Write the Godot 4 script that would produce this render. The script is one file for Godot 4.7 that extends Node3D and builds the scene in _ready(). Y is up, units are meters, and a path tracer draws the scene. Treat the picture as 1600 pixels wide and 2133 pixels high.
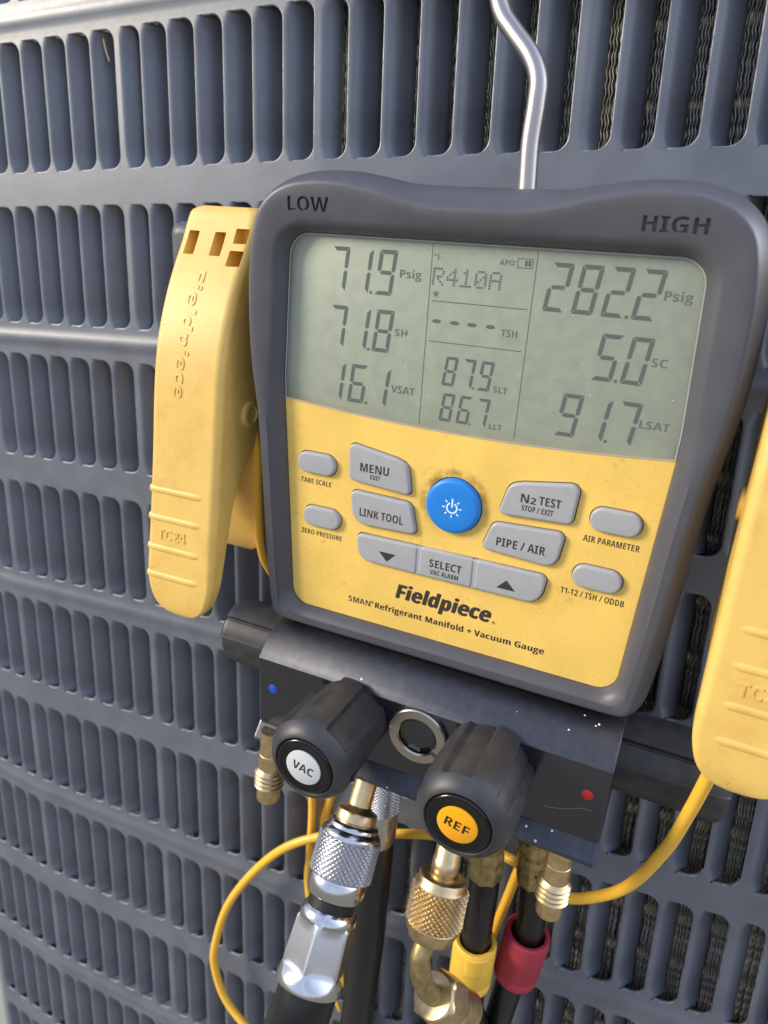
extends Node3D
# A digital refrigerant manifold hung on the louvred grille of an outdoor condenser unit.
# Shapes are written in millimetres; MM turns them into metres when a mesh is committed.
const MM := 0.001
const PITCH := 14.0            # louvre pitch
const SLOT_H := 55.13          # louvre height
const GAP_PLAIN := 14.37
const GAP_BEAD := 15.01
const ROW_TOP := 21.82         # top of row 1
const COL_A := -7              # first and last louvre column
const COL_B := 29
const ROWS := 11
var M := {}
var used := {}
var rng := RandomNumberGenerator.new()
var DEV: Transform3D           # pose of the gauge: its face is the plane z = 0

# ---------------------------------------------------------------- mesh collecting
class Mb:
	var p := PackedVector3Array()
	var g := PackedInt32Array()
	var last := 0
	func tri(a: Vector3, b: Vector3, c: Vector3, s: int) -> void:
		p.append(a); p.append(b); p.append(c); g.append(s)
	func quad(a: Vector3, b: Vector3, c: Vector3, d: Vector3, s: int) -> void:
		tri(a, b, c, s); tri(a, c, d, s)
	# orients what was added since the last call: outward for a closed shape, else towards dir
	func close(dir := Vector3.ZERO) -> void:
		var c := Vector3.ZERO
		for i in range(last, p.size()): c += p[i]
		c /= maxf(1.0, p.size() - last)
		var s := 0.0
		for i in range(last, p.size(), 3):
			var n := (p[i] - p[i + 2]).cross(p[i] - p[i + 1])
			s += n.dot(dir) if dir != Vector3.ZERO else n.dot((p[i] + p[i + 1] + p[i + 2]) / 3.0 - c)
		if s < 0.0:
			for i in range(last, p.size(), 3):
				var t := p[i + 1]; p[i + 1] = p[i + 2]; p[i + 2] = t
		last = p.size()
	func mesh(scale := 0.001, planar := Vector2.ZERO) -> ArrayMesh:
		var st := SurfaceTool.new()
		st.begin(Mesh.PRIMITIVE_TRIANGLES)
		for i in p.size():
			var s: int = g[i / 3]
			st.set_smooth_group(s if s >= 0 else 4294967295)
			if planar != Vector2.ZERO: st.set_uv(Vector2(0.5 + p[i].x / planar.x, 0.5 - p[i].y / planar.y))
			st.add_vertex(p[i] * scale)
		st.generate_normals()
		return st.commit()

func ring_quads(m: Mb, a: PackedVector3Array, b: PackedVector3Array, s: int, wrap := true) -> void:
	var n := a.size()
	for i in (n if wrap else n - 1):
		var j := (i + 1) % n
		m.quad(a[i], a[j], b[j], b[i], s)

func cap(m: Mb, a: PackedVector3Array, s := -1) -> void:
	var c := Vector3.ZERO
	for v in a: c += v
	c /= a.size()
	for i in a.size(): m.tri(c, a[i], a[(i + 1) % a.size()], s)

# the same triangles with normals smoothed only across edges flatter than deg
func creased(vs: PackedVector3Array, deg: float, scale := MM, planar := Vector2.ZERO) -> ArrayMesh:
	var n := vs.size() / 3
	var at := {}
	var fn := PackedVector3Array()
	var un := PackedVector3Array()
	for i in n:
		var f := (vs[i * 3] - vs[i * 3 + 2]).cross(vs[i * 3] - vs[i * 3 + 1])
		fn.append(f)
		un.append(f.normalized())
		for k in 3:
			var key := Vector3i((vs[i * 3 + k] * 2000.0).round())
			if not at.has(key): at[key] = PackedInt32Array()
			at[key].append(i)
	var lim := cos(deg_to_rad(deg))
	var out := PackedVector3Array()
	var nn := PackedVector3Array()
	var uv := PackedVector2Array()
	for i in n:
		if fn[i].length_squared() < 1e-14: continue
		for k in 3:
			var v := vs[i * 3 + k]
			var a := Vector3.ZERO
			for j in at[Vector3i((v * 2000.0).round())]:
				if un[j].dot(un[i]) > lim: a += fn[j]
			out.append(v * scale)
			nn.append(a.normalized())
			if planar != Vector2.ZERO: uv.append(Vector2(0.5 + v.x / planar.x, 0.5 - v.y / planar.y))
	var arr := []
	arr.resize(Mesh.ARRAY_MAX)
	arr[Mesh.ARRAY_VERTEX] = out
	arr[Mesh.ARRAY_NORMAL] = nn
	if planar != Vector2.ZERO: arr[Mesh.ARRAY_TEX_UV] = uv
	var mesh := ArrayMesh.new()
	mesh.add_surface_from_arrays(Mesh.PRIMITIVE_TRIANGLES, arr)
	return mesh

func middle(a: PackedVector3Array) -> Vector3:
	var c := Vector3.ZERO
	for v in a: c += v
	return c / a.size()

# closes both ends of a tube of rings
func end_caps(m: Mb, a: PackedVector3Array, b: PackedVector3Array) -> void:
	m.close()
	var d := middle(b) - middle(a)
	cap(m, a); m.close(-d)
	cap(m, b); m.close(d)

func flat(pts, zz: float) -> PackedVector3Array:
	var o := PackedVector3Array()
	for q in pts: o.append(Vector3(q.x, q.y, zz))
	return o

func basis_along(d: Vector3) -> Basis:   # z axis of the result runs along d
	d = d.normalized()
	var x := (Vector3.UP if absf(d.y) < 0.9 else Vector3.BACK).cross(d).normalized()
	return Basis(x, d.cross(x), d)

# a turned shape: prof is (radius, distance along the axis); sharp turns split the smoothing
func lathe(m: Mb, prof: Array, o: Vector3, d: Vector3, seg := 40, mod = null, caps := true) -> void:
	var b := basis_along(d)
	var rows: Array[PackedVector3Array] = []
	for q in prof:
		var r := PackedVector3Array()
		for i in seg:
			var t := TAU * i / seg
			var rad: float = q.x if mod == null else mod.call(q.x, t, q.y)
			r.append(o + b * Vector3(cos(t) * rad, sin(t) * rad, q.y))
		rows.append(r)
	var s := 1
	for i in rows.size() - 1:
		if i > 0:
			var e0: Vector2 = (prof[i] - prof[i - 1]).normalized()
			var e1: Vector2 = (prof[i + 1] - prof[i]).normalized()
			if e0.dot(e1) < 0.72: s += 1
		ring_quads(m, rows[i], rows[i + 1], s)
	m.close()
	if caps:
		if prof[0].x > 0.01:
			cap(m, rows[0]); m.close(-d)
		if prof[-1].x > 0.01:
			cap(m, rows[-1]); m.close(d)

func smooth_path(pts: Array, step: float) -> PackedVector3Array:
	var c := Curve3D.new()
	for i in pts.size():
		var a: Vector3 = pts[maxi(i - 1, 0)]
		var b: Vector3 = pts[mini(i + 1, pts.size() - 1)]
		var t := (b - a) / 6.0
		c.add_point(pts[i], -t, t)
	c.bake_interval = 0.5
	var n := maxi(2, int(c.get_baked_length() / step))
	var o := PackedVector3Array()
	for i in n + 1: o.append(c.sample_baked(c.get_baked_length() * i / n, true))
	return o

func sweep(m: Mb, path: PackedVector3Array, r: float, seg := 18, wob = null) -> void:
	var d := (path[1] - path[0]).normalized()
	var x := basis_along(d).x
	var rows: Array[PackedVector3Array] = []
	for i in path.size():
		var t := (path[mini(i + 1, path.size() - 1)] - path[maxi(i - 1, 0)]).normalized()
		x = (x - t * x.dot(t)).normalized()
		var y := t.cross(x)
		var row := PackedVector3Array()
		var rr: float = r if wob == null else wob.call(float(i) / (path.size() - 1)) * r
		for k in seg:
			var a := TAU * k / seg
			row.append(path[i] + (x * cos(a) + y * sin(a)) * rr)
		rows.append(row)
	for i in rows.size() - 1: ring_quads(m, rows[i], rows[i + 1], 1)
	end_caps(m, rows[0], rows[-1])

# polygon with rounded corners: corners are (x, y, radius), anticlockwise
func rounded(c: Array, n := 6) -> PackedVector2Array:
	var o := PackedVector2Array()
	for i in c.size():
		var p := Vector2(c[i].x, c[i].y)
		var a := Vector2(c[i - 1].x, c[i - 1].y)
		var b := Vector2(c[(i + 1) % c.size()].x, c[(i + 1) % c.size()].y)
		var r: float = c[i].z
		var u := (a - p).normalized()
		var w := (b - p).normalized()
		var half := acos(clampf(u.dot(w), -1, 1)) / 2.0
		if r < 0.01 or half > 1.55:
			o.append(p); continue
		var l := minf(r / tan(half), 0.49 * minf(a.distance_to(p), b.distance_to(p)))
		r = l * tan(half)
		var ctr := p + (u + w).normalized() * (r / sin(half))
		var s := (p + u * l - ctr).angle()
		var e := (p + w * l - ctr).angle()
		var da := wrapf(e - s, -PI, PI)
		for k in n + 1: o.append(ctr + Vector2.from_angle(s + da * k / n) * r)
	return o

func inset(poly: PackedVector2Array, d: float) -> PackedVector2Array:   # moves each vertex inwards, count kept
	var o := PackedVector2Array()
	var n := poly.size()
	var area := 0.0
	for i in n: area += poly[i].cross(poly[(i + 1) % n])
	var sg := signf(area)
	for i in n:
		var a := (poly[i] - poly[(i - 1 + n) % n]).normalized()
		var b := (poly[(i + 1) % n] - poly[i]).normalized()
		if a == Vector2.ZERO: a = b
		if b == Vector2.ZERO: b = a
		var nn := (Vector2(-a.y, a.x) + Vector2(-b.y, b.x)) * sg
		var l := nn.length()
		nn = nn / maxf(l, 0.01)
		var k := 1.0 / maxf(0.35, nn.dot(Vector2(-b.y, b.x) * sg))
		o.append(poly[i] + nn * d * minf(k, 1.6))
	return o

# a plate with a rounded upper edge
func plate(m: Mb, poly: PackedVector2Array, z0: float, z1: float, bev: float, steps := 4) -> void:
	var rows: Array[PackedVector3Array] = [flat(poly, z0)]
	for i in steps + 1:
		var a := PI / 2 * i / steps
		rows.append(flat(inset(poly, bev * (1.0 - cos(a))), z1 - bev * (1.0 - sin(a))))
	for i in rows.size() - 1: ring_quads(m, rows[i], rows[i + 1], 1)
	m.close()
	tri_poly(m, rows[-1], 1); m.close(Vector3.BACK)
	tri_poly(m, rows[0], -1); m.close(Vector3.FORWARD)

func tri_poly(m: Mb, ring: PackedVector3Array, s: int) -> void:
	var q := PackedVector2Array()
	for v in ring: q.append(Vector2(v.x, v.y))
	var ix := Geometry2D.triangulate_polygon(q)
	for i in range(0, ix.size(), 3): m.tri(ring[ix[i]], ring[ix[i + 1]], ring[ix[i + 2]], s)

func box(m: Mb, a: Vector3, b: Vector3, c := 0.4) -> void:   # chamfered box between two corners
	var poly := rounded([Vector3(a.x, a.y, c), Vector3(b.x, a.y, c), Vector3(b.x, b.y, c), Vector3(a.x, b.y, c)], 2)
	plate(m, poly, a.z, b.z, c, 2)

# ---------------------------------------------------------------- lettering
func font(bold: bool, family := "Droid Sans", heavier := 0.0) -> Font:
	var f := SystemFont.new()
	f.font_names = PackedStringArray([family])
	f.font_weight = 700 if bold else 400
	if heavier == 0.0: return f
	var v := FontVariation.new()
	v.base_font = f
	v.variation_embolden = heavier
	return v

func text_tris(s: String, f: Font, depth := 0.0) -> PackedVector3Array:
	var t := TextMesh.new()
	t.text = s; t.font = f; t.font_size = 64; t.pixel_size = 0.1; t.depth = depth; t.curve_step = 1.0
	var o := PackedVector3Array()
	for k in t.get_surface_count():
		var a := t.surface_get_arrays(k)
		var vs: PackedVector3Array = a[Mesh.ARRAY_VERTEX]
		var ix = a[Mesh.ARRAY_INDEX]
		if ix == null or ix.is_empty():
			o.append_array(vs)
		else:
			for i in ix: o.append(vs[i])
	return o

# flat print: s fills the box x0..x1, y0..y1 on the plane z
func print_text(m: Mb, s: String, x0: float, x1: float, y0: float, y1: float, zz: float, f: Font, lean := 0.0) -> void:
	var t := text_tris(s, f)
	if t.is_empty(): return
	var bb := AABB(t[0], Vector3.ZERO)
	for v in t: bb = bb.expand(v)
	for i in range(0, t.size(), 3):
		var q: Array[Vector3] = []
		for k in 3:
			var v := t[i + k]
			var ty := (v.y - bb.position.y) / bb.size.y
			var yy := lerpf(y0, y1, ty)
			q.append(Vector3(lerpf(x0, x1 - lean * (y1 - y0), (v.x - bb.position.x) / bb.size.x) + lean * (yy - y0), yy, zz))
		m.tri(q[0], q[1], q[2], -1)
	m.close(Vector3.BACK)

# raised or cutting letters: bent by where(u, v, w) with u, v in millimetres over the box and w the height
func solid_text(m: Mb, s: String, w: float, h: float, depth: float, f: Font, where: Callable, lean := 0.0) -> void:
	var t := text_tris(s, f, 1.0)
	if t.is_empty(): return
	var bb := AABB(t[0], Vector3.ZERO)
	for v in t: bb = bb.expand(v)
	for i in range(0, t.size(), 3):
		var q: Array[Vector3] = []
		for k in 3:
			var v := (t[i + k] - bb.position) / bb.size
			q.append(where.call(v.x * (w - lean * h) + v.y * h * lean, v.y * h, (v.z * 2.0 - 1.0) * depth))
		m.tri(q[0], q[1], q[2], -1)
	m.close()

# ---------------------------------------------------------------- nodes
func numbered(called: String) -> String:
	if not used.has(called):
		used[called] = 0
		return called
	used[called] += 1
	return "%s_%03d" % [called, used[called]]

func thing(called: String, label: String, category: String, tf := Transform3D.IDENTITY, group := "") -> Node3D:
	var o := Node3D.new()
	o.name = numbered(called)
	add_child(o)
	o.transform = tf
	o.set_meta("label", label); o.set_meta("category", category)
	if group: o.set_meta("group", group)
	return o

func part(called: String, mesh: Mesh, mat: Material, parent: Node, at := Vector3.ZERO) -> MeshInstance3D:
	var o := MeshInstance3D.new()
	o.name = called
	o.mesh = mesh
	o.material_override = mat
	parent.add_child(o, true)
	o.position = at * MM
	return o

func pm(called: String, m: Mb, mat: Material, parent: Node, planar := Vector2.ZERO) -> MeshInstance3D:
	return part(called, m.mesh(MM, planar), mat, parent)

# boolean cut worked out in millimetres: base minus cutters, as a mesh in metres
func cut(base: Mb, cutters: Array, planar := Vector2.ZERO, deg := 34.0) -> ArrayMesh:
	var root := CSGCombiner3D.new()
	var c := CSGMesh3D.new()
	c.mesh = base.mesh(1.0)
	root.add_child(c)
	for k in cutters:
		var d := CSGMesh3D.new()
		d.mesh = k.mesh(1.0)
		d.operation = CSGShape3D.OPERATION_SUBTRACTION
		root.add_child(d)
	add_child(root)
	await get_tree().process_frame
	await get_tree().process_frame
	var baked: ArrayMesh = root.bake_static_mesh()
	remove_child(root)
	root.free()
	if baked == null or baked.get_surface_count() == 0:
		print("cut failed ", base.p.size(), " ", cutters.size())
		return base.mesh(MM, planar)
	var tris := PackedVector3Array()
	for sf in baked.get_surface_count():
		var a := baked.surface_get_arrays(sf)
		var vs: PackedVector3Array = a[Mesh.ARRAY_VERTEX]
		var ix = a[Mesh.ARRAY_INDEX]
		if ix == null or ix.is_empty(): tris.append_array(vs)
		else:
			for i in ix: tris.append(vs[i])
	return creased(tris, deg, MM, planar)

# ---------------------------------------------------------------- materials
func mat(called: String, c: Color, rough: float, metal := 0.0) -> StandardMaterial3D:
	var m := StandardMaterial3D.new()
	m.resource_name = called
	m.albedo_color = c
	m.roughness = rough
	m.metallic = metal
	M[called] = m
	return m

func noise_tex(freq: float, seed_: int, lo: float, hi: float, oct := 4) -> NoiseTexture2D:
	var n := FastNoiseLite.new()
	n.noise_type = FastNoiseLite.TYPE_SIMPLEX_SMOOTH
	n.seed = seed_; n.frequency = freq; n.fractal_octaves = oct
	var t := NoiseTexture2D.new()
	t.width = 512; t.height = 512; t.seamless = true; t.noise = n
	var g := Gradient.new()
	g.set_color(0, Color(lo, lo, lo)); g.set_color(1, Color(hi, hi, hi))
	t.color_ramp = g
	return t

# tone of a worn surface: soft mottling, and small pale specks of dust with an outline of their own
func dusty_tex(seed_: int, mottle: float, specks: int, speck: Color, tint := Color.WHITE, size := 512) -> ImageTexture:
	var r := RandomNumberGenerator.new()
	r.seed = seed_
	var n := FastNoiseLite.new()
	n.seed = seed_; n.frequency = 0.012; n.fractal_octaves = 5
	var im := Image.create(size, size, false, Image.FORMAT_RGB8)
	for y in size:
		for x in size:
			# blended with its own copy from across the edge, so the tile joins up
			var bx := clampf((x - size * 0.75) / (size * 0.25), 0, 1)
			var by := clampf((y - size * 0.75) / (size * 0.25), 0, 1)
			var v := lerpf(lerpf(n.get_noise_2d(x, y), n.get_noise_2d(x - size, y), bx), lerpf(n.get_noise_2d(x, y - size), n.get_noise_2d(x - size, y - size), bx), by)
			var k := clampf(1.0 - mottle * (0.5 + v * 1.4), 0, 1)
			im.set_pixel(x, y, Color(tint.r * k, tint.g * k, tint.b * k))
	for i in specks:
		var cx := r.randi_range(3, size - 4)
		var cy := r.randi_range(3, size - 4)
		var rad := r.randf_range(0.3, 1.0) if r.randf() < 0.93 else r.randf_range(1.2, 2.4)
		var op := r.randf_range(0.25, 0.9)
		for dy in range(-3, 4):
			for dx in range(-3, 4):
				var d := Vector2(dx * r.randf_range(0.8, 1.25), dy).length()
				if d <= rad:
					var old := im.get_pixel(cx + dx, cy + dy)
					im.set_pixel(cx + dx, cy + dy, old.lerp(speck, op))
	return ImageTexture.create_from_image(im)

func tri_map(m: StandardMaterial3D, per_metre: float) -> StandardMaterial3D:
	m.uv1_triplanar = true
	m.uv1_scale = Vector3.ONE * per_metre
	return m

func materials() -> void:
	var grain := noise_tex(0.11, 3, 0.0, 1.0, 3)
	var broad := noise_tex(0.012, 9, 0.75, 1.0, 5)
	var rough_map := noise_tex(0.05, 12, 0.86, 1.0, 4)
	var m: StandardMaterial3D
	m = tri_map(mat("grille_paint", Color(0.385, 0.405, 0.445), 0.48), 6.0)
	m.albedo_texture = dusty_tex(21, 0.09, 380, Color(0.9, 0.88, 0.84), Color.WHITE)
	m.roughness_texture = rough_map
	m.metallic_specular = 1.0
	m.heightmap_enabled = true; m.heightmap_texture = grain; m.heightmap_scale = 0.0015
	m = tri_map(mat("fin_metal", Color(0.80, 0.785, 0.74), 0.45, 0.3), 40.0)
	m.albedo_texture = dusty_tex(22, 0.3, 100, Color(0.3, 0.26, 0.2))
	m = tri_map(mat("rubbed_edge", Color(0.56, 0.575, 0.61), 0.42, 0.25), 25.0)
	m.albedo_texture = dusty_tex(33, 0.35, 500, Color(0.95, 0.95, 0.95))
	mat("tube_copper", Color(0.62, 0.55, 0.42), 0.38, 0.9)
	mat("inner_zinc", Color(0.52, 0.53, 0.53), 0.6)
	mat("post_paint", Color(0.68, 0.70, 0.66), 0.6)
	m = tri_map(mat("rubber", Color(0.318, 0.318, 0.34), 0.48), 14.0)
	m.albedo_texture = dusty_tex(23, 0.035, 190, Color(0.8, 0.78, 0.74))
	m.roughness_texture = rough_map
	m.heightmap_enabled = true; m.heightmap_texture = grain; m.heightmap_scale = 0.0016
	m = mat("yellow_print", Color(0.975, 0.81, 0.41), 0.45)
	m.albedo_texture = face_tex()
	m = mat("grey_key", Color(0.66, 0.66, 0.665), 0.42)
	m = tri_map(m, 30.0); m.albedo_texture = dusty_tex(24, 0.02, 12, Color(0.45, 0.42, 0.4))
	mat("blue_key", Color(0.12, 0.50, 0.84), 0.4)
	mat("print_dark", Color(0.22, 0.19, 0.165), 0.6)
	mat("print_white", Color(0.94, 0.95, 0.96), 0.5)
	m = mat("lcd_back", Color(0.625, 0.655, 0.575), 0.45, 0.12)
	m = tri_map(m, 20.0); m.albedo_texture = dusty_tex(25, 0.05, 0, Color.WHITE)
	mat("lcd_ink", Color(0.27, 0.305, 0.285), 0.5)
	mat("lcd_ink_dot", Color(0.33, 0.36, 0.33), 0.5)
	m = mat("window_plastic", Color(0.93, 0.97, 0.94, 0.06), 0.06)
	m.transparency = BaseMaterial3D.TRANSPARENCY_ALPHA
	mat("block_smooth", Color(0.335, 0.34, 0.365), 0.16, 0.88)      # the same anodised metal, machined smooth and left grained
	m = tri_map(mat("block_grained", Color(0.335, 0.34, 0.365), 0.5, 0.88), 34.0)
	m.albedo_texture = dusty_tex(26, 0.1, 14, Color(1.0, 1.0, 0.98))
	m.heightmap_enabled = true; m.heightmap_texture = noise_tex(0.16, 5, 0.0, 1.0, 2); m.heightmap_scale = 0.006
	m = tri_map(mat("knob_rubber", Color(0.235, 0.235, 0.245), 0.46), 20.0)
	m.albedo_texture = dusty_tex(28, 0.2, 90, Color(0.7, 0.7, 0.7))
	mat("gloss_black", Color(0.04, 0.04, 0.042), 0.18)
	mat("lens_green", Color(0.30, 0.33, 0.27), 0.12, 0.85)
	mat("cap_white", Color(0.78, 0.79, 0.79), 0.35)
	mat("cap_yellow", Color(0.96, 0.66, 0.05), 0.35)
	mat("cap_ink", Color(0.12, 0.12, 0.12), 0.5)
	mat("blue_dot", Color(0.08, 0.30, 0.75), 0.4)
	mat("red_dot", Color(0.72, 0.16, 0.14), 0.5)
	mat("nickel", Color(0.72, 0.69, 0.66), 0.28, 1.0)
	m = tri_map(mat("brass", Color(0.88, 0.78, 0.60), 0.36, 1.0), 40.0)
	m.albedo_texture = dusty_tex(29, 0.12, 60, Color(0.45, 0.35, 0.2))
	m = tri_map(mat("brass_dull", Color(0.74, 0.66, 0.46), 0.42, 0.9), 40.0)
	m.albedo_texture = dusty_tex(30, 0.2, 20, Color(0.35, 0.3, 0.2))
	mat("chrome", Color(0.78, 0.78, 0.79), 0.2, 1.0)
	mat("chrome_worn", Color(0.80, 0.80, 0.81), 0.34, 1.0)
	mat("steel_rod", Color(0.66, 0.635, 0.62), 0.36, 1.0)
	m = tri_map(mat("hose_black", Color(0.085, 0.087, 0.095), 0.34), 20.0)
	m.albedo_texture = dusty_tex(31, 0.2, 25, Color(2, 2, 2))
	m = tri_map(mat("clamp_yellow", Color(0.905, 0.75, 0.40), 0.42), 11.0)
	m.albedo_texture = clamp_tex()
	m.subsurf_scatter_enabled = false
	mat("cable_yellow", Color(0.965, 0.74, 0.24), 0.36)
	mat("sleeve_yellow", Color(0.93, 0.75, 0.27), 0.55)
	m = mat("sleeve_red", Color(0.64, 0.18, 0.25), 0.65)
	m = tri_map(m, 30.0); m.heightmap_enabled = true; m.heightmap_texture = grain; m.heightmap_scale = 0.01
	mat("seal_black", Color(0.05, 0.05, 0.05), 0.5)
	mat("straw", Color(0.66, 0.58, 0.44), 0.8)
	mat("dust", Color(0.86, 0.86, 0.84), 0.9)

const FACE := Vector2(140, 150)
func face_tex() -> ImageTexture:   # clean moulded yellow with grime worn in around the power key and faint fingermarks
	var w := 700
	var h := 750
	var n := FastNoiseLite.new()
	n.seed = 5; n.frequency = 0.006; n.fractal_octaves = 4
	var fine := FastNoiseLite.new()
	fine.seed = 8; fine.frequency = 0.05; fine.fractal_octaves = 3
	var im := Image.create(w, h, false, Image.FORMAT_RGB8)
	var grime := Color(0.50, 0.42, 0.27)
	for y in h:
		for x in w:
			var q := Vector2((float(x) / w - 0.5) * FACE.x, (0.5 - float(y) / h) * FACE.y)
			var k := 1.0 - 0.05 * (0.5 + n.get_noise_2d(x, y)) - 0.03 * absf(fine.get_noise_2d(x, y))
			var c := Color(k, k, k * (1.0 - 0.04 * n.get_noise_2d(x + 900, y)))
			var a := (q - Vector2(0.6, -14.4))
			var ringd := absf(a.length() - 10.6) / 2.6
			var soil := clampf(1.0 - ringd, 0, 1) * clampf(0.45 + 0.9 * fine.get_noise_2d(x * 0.7, y * 0.7), 0, 1) * clampf(0.55 + 0.5 * a.normalized().dot(Vector2(-0.35, 0.94)), 0.12, 1)
			var spot := smoothstep(0.36, 0.5, fine.get_noise_2d(x * 0.9 + 300, y * 0.9)) * smoothstep(0.05, 0.4, n.get_noise_2d(x * 1.3, y * 1.3 + 500)) * 0.12
			im.set_pixel(x, y, c.lerp(grime, clampf(soil * 0.85 + spot, 0, 0.8)))
	var r := RandomNumberGenerator.new()
	r.seed = 77
	for i in 60:
		im.set_pixel(r.randi_range(0, w - 1), r.randi_range(0, h - 1), Color(0.5, 0.4, 0.2))
	return ImageTexture.create_from_image(im)

func clamp_tex() -> ImageTexture:   # handled yellow plastic: greyish rubbed-in grime in patches, dark specks, a few scratches
	var s := 640
	var n := FastNoiseLite.new()
	n.seed = 15; n.frequency = 0.008; n.fractal_octaves = 5
	var f := FastNoiseLite.new()
	f.seed = 16; f.frequency = 0.045; f.fractal_octaves = 4
	var im := Image.create(s, s, false, Image.FORMAT_RGB8)
	for y in s:
		for x in s:
			var bx := clampf((x - s * 0.8) / (s * 0.2), 0, 1)
			var by := clampf((y - s * 0.8) / (s * 0.2), 0, 1)
			var v := lerpf(lerpf(n.get_noise_2d(x, y), n.get_noise_2d(x - s, y), bx), lerpf(n.get_noise_2d(x, y - s), n.get_noise_2d(x - s, y - s), bx), by)
			var soil := smoothstep(-0.25, 0.7, v + 0.3 * f.get_noise_2d(x, y)) * 0.17
			im.set_pixel(x, y, Color(1, 1, 1).lerp(Color(0.70, 0.60, 0.50), soil))
	var r := RandomNumberGenerator.new()
	r.seed = 31
	for i in 160: im.set_pixel(r.randi_range(1, s - 2), r.randi_range(1, s - 2), Color(0.5, 0.4, 0.3))
	for i in 14:
		var p := Vector2(r.randf_range(30, s - 60), r.randf_range(60, s - 60))
		var d := Vector2.from_angle(r.randf_range(-1.4, 0.2))
		for k in r.randi_range(8, 34):
			p += d; d = d.rotated(r.randf_range(-0.07, 0.07))
			var q := Vector2i(p)
			if q.x > 0 and q.y > 0 and q.x < s - 1 and q.y < s - 1: im.set_pixel(q.x, q.y, Color(0.55, 0.44, 0.3) if i % 3 else Color(1, 0.98, 0.9))
	return ImageTexture.create_from_image(im)

# ---------------------------------------------------------------- scene
# hazy daylight sky: blue overhead, milky towards the horizon, thin cloud lit up round the veiled sun; bare ground colour below
func sky_picture(sun: Vector3) -> ImageTexture:
	var w := 512
	var h := 256
	var n := FastNoiseLite.new()
	n.seed = 2; n.frequency = 1.6; n.fractal_octaves = 5
	var im := Image.create(w, h, false, Image.FORMAT_RGBF)
	for y in h:
		for x in w:
			var up := PI * (0.5 - (y + 0.5) / h)
			var az := TAU * ((x + 0.5) / w - 0.5)
			var d := Vector3(sin(az) * cos(up), sin(up), -cos(az) * cos(up))
			var c: Color
			if d.y >= 0.0:
				c = Color(0.55, 0.61, 0.74).lerp(Color(0.27, 0.39, 0.70), pow(d.y, 0.7))
				var cl := smoothstep(-0.05, 0.4, n.get_noise_3d(d.x, d.y * 1.8, d.z))
				c = c.lerp(Color(0.72, 0.77, 0.86), cl * 0.7)
				var g := maxf(0.0, d.dot(sun))
				c += Color(0.93, 0.95, 1.0) * (2.2 * pow(g, 4.0) + 6.0 * pow(g, 40.0))
			else:
				c = Color(0.50, 0.49, 0.47).lerp(Color(0.155, 0.145, 0.12), clampf(-d.y * 1.7, 0, 1))
			im.set_pixel(x, y, Color(c.r, c.g, c.b))
	return ImageTexture.create_from_image(im)

func _ready() -> void:
	rng.seed = 4
	# camera
	var cam := Camera3D.new()
	cam.name = "camera"
	cam.transform = Transform3D(Basis(Vector3(0.934166, 0.036069, -0.355012), Vector3(-0.131963, 0.959268, -0.249781), Vector3(0.331543, 0.280185, 0.900875)), Vector3(89.488, -84.822, 281.686) * MM)
	cam.keep_aspect = Camera3D.KEEP_HEIGHT
	cam.fov = 70.3178
	cam.near = 0.02
	cam.far = 60.0
	var lens := CameraAttributesPhysical.new()
	lens.frustum_focal_length = 17.039
	lens.frustum_near = 0.02
	lens.frustum_far = 60.0
	lens.frustum_focus_distance = 0.245
	lens.exposure_aperture = 9.5
	cam.attributes = lens
	add_child(cam)
	cam.current = true
	# sky and exposure
	var we := WorldEnvironment.new()
	we.name = "world_environment"
	var env := Environment.new()
	var sky := Sky.new()
	var sm := PanoramaSkyMaterial.new()
	sm.panorama = sky_picture(Vector3(-0.80, 0.40, 0.45).normalized())
	sky.sky_material = sm
	env.background_mode = Environment.BG_SKY
	env.sky = sky
	env.background_energy_multiplier = 1.0
	env.tonemap_mode = Environment.TONE_MAPPER_LINEAR
	env.tonemap_exposure = 1.58
	env.sdfgi_enabled = true
	env.ssao_enabled = true
	env.ssil_enabled = true
	we.environment = env
	add_child(we)
	# sun behind thin cloud, high and to the left
	var sun := DirectionalLight3D.new()
	sun.name = "sun"
	sun.light_energy = 0.8
	sun.light_color = Color(1.0, 0.95, 0.86)
	sun.light_angular_distance = 18.0
	sun.shadow_enabled = true
	add_child(sun)
	sun.look_at_from_position(Vector3.ZERO, Vector3(0.80, -0.40, -0.45), Vector3.UP)

	materials()
	DEV = Transform3D(Basis(Vector3(0.99616, -0.05471, 0.06835), Vector3(0.04914, 0.99553, 0.08063), Vector3(-0.07245, -0.07696, 0.9944)).orthonormalized(), Vector3(30.987, -135.152, 56.0) * MM)
	condenser()
	await gauge()
	for s in [-1, 1]: await pipe_clamp(s)
	cables()
	hoses()

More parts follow.
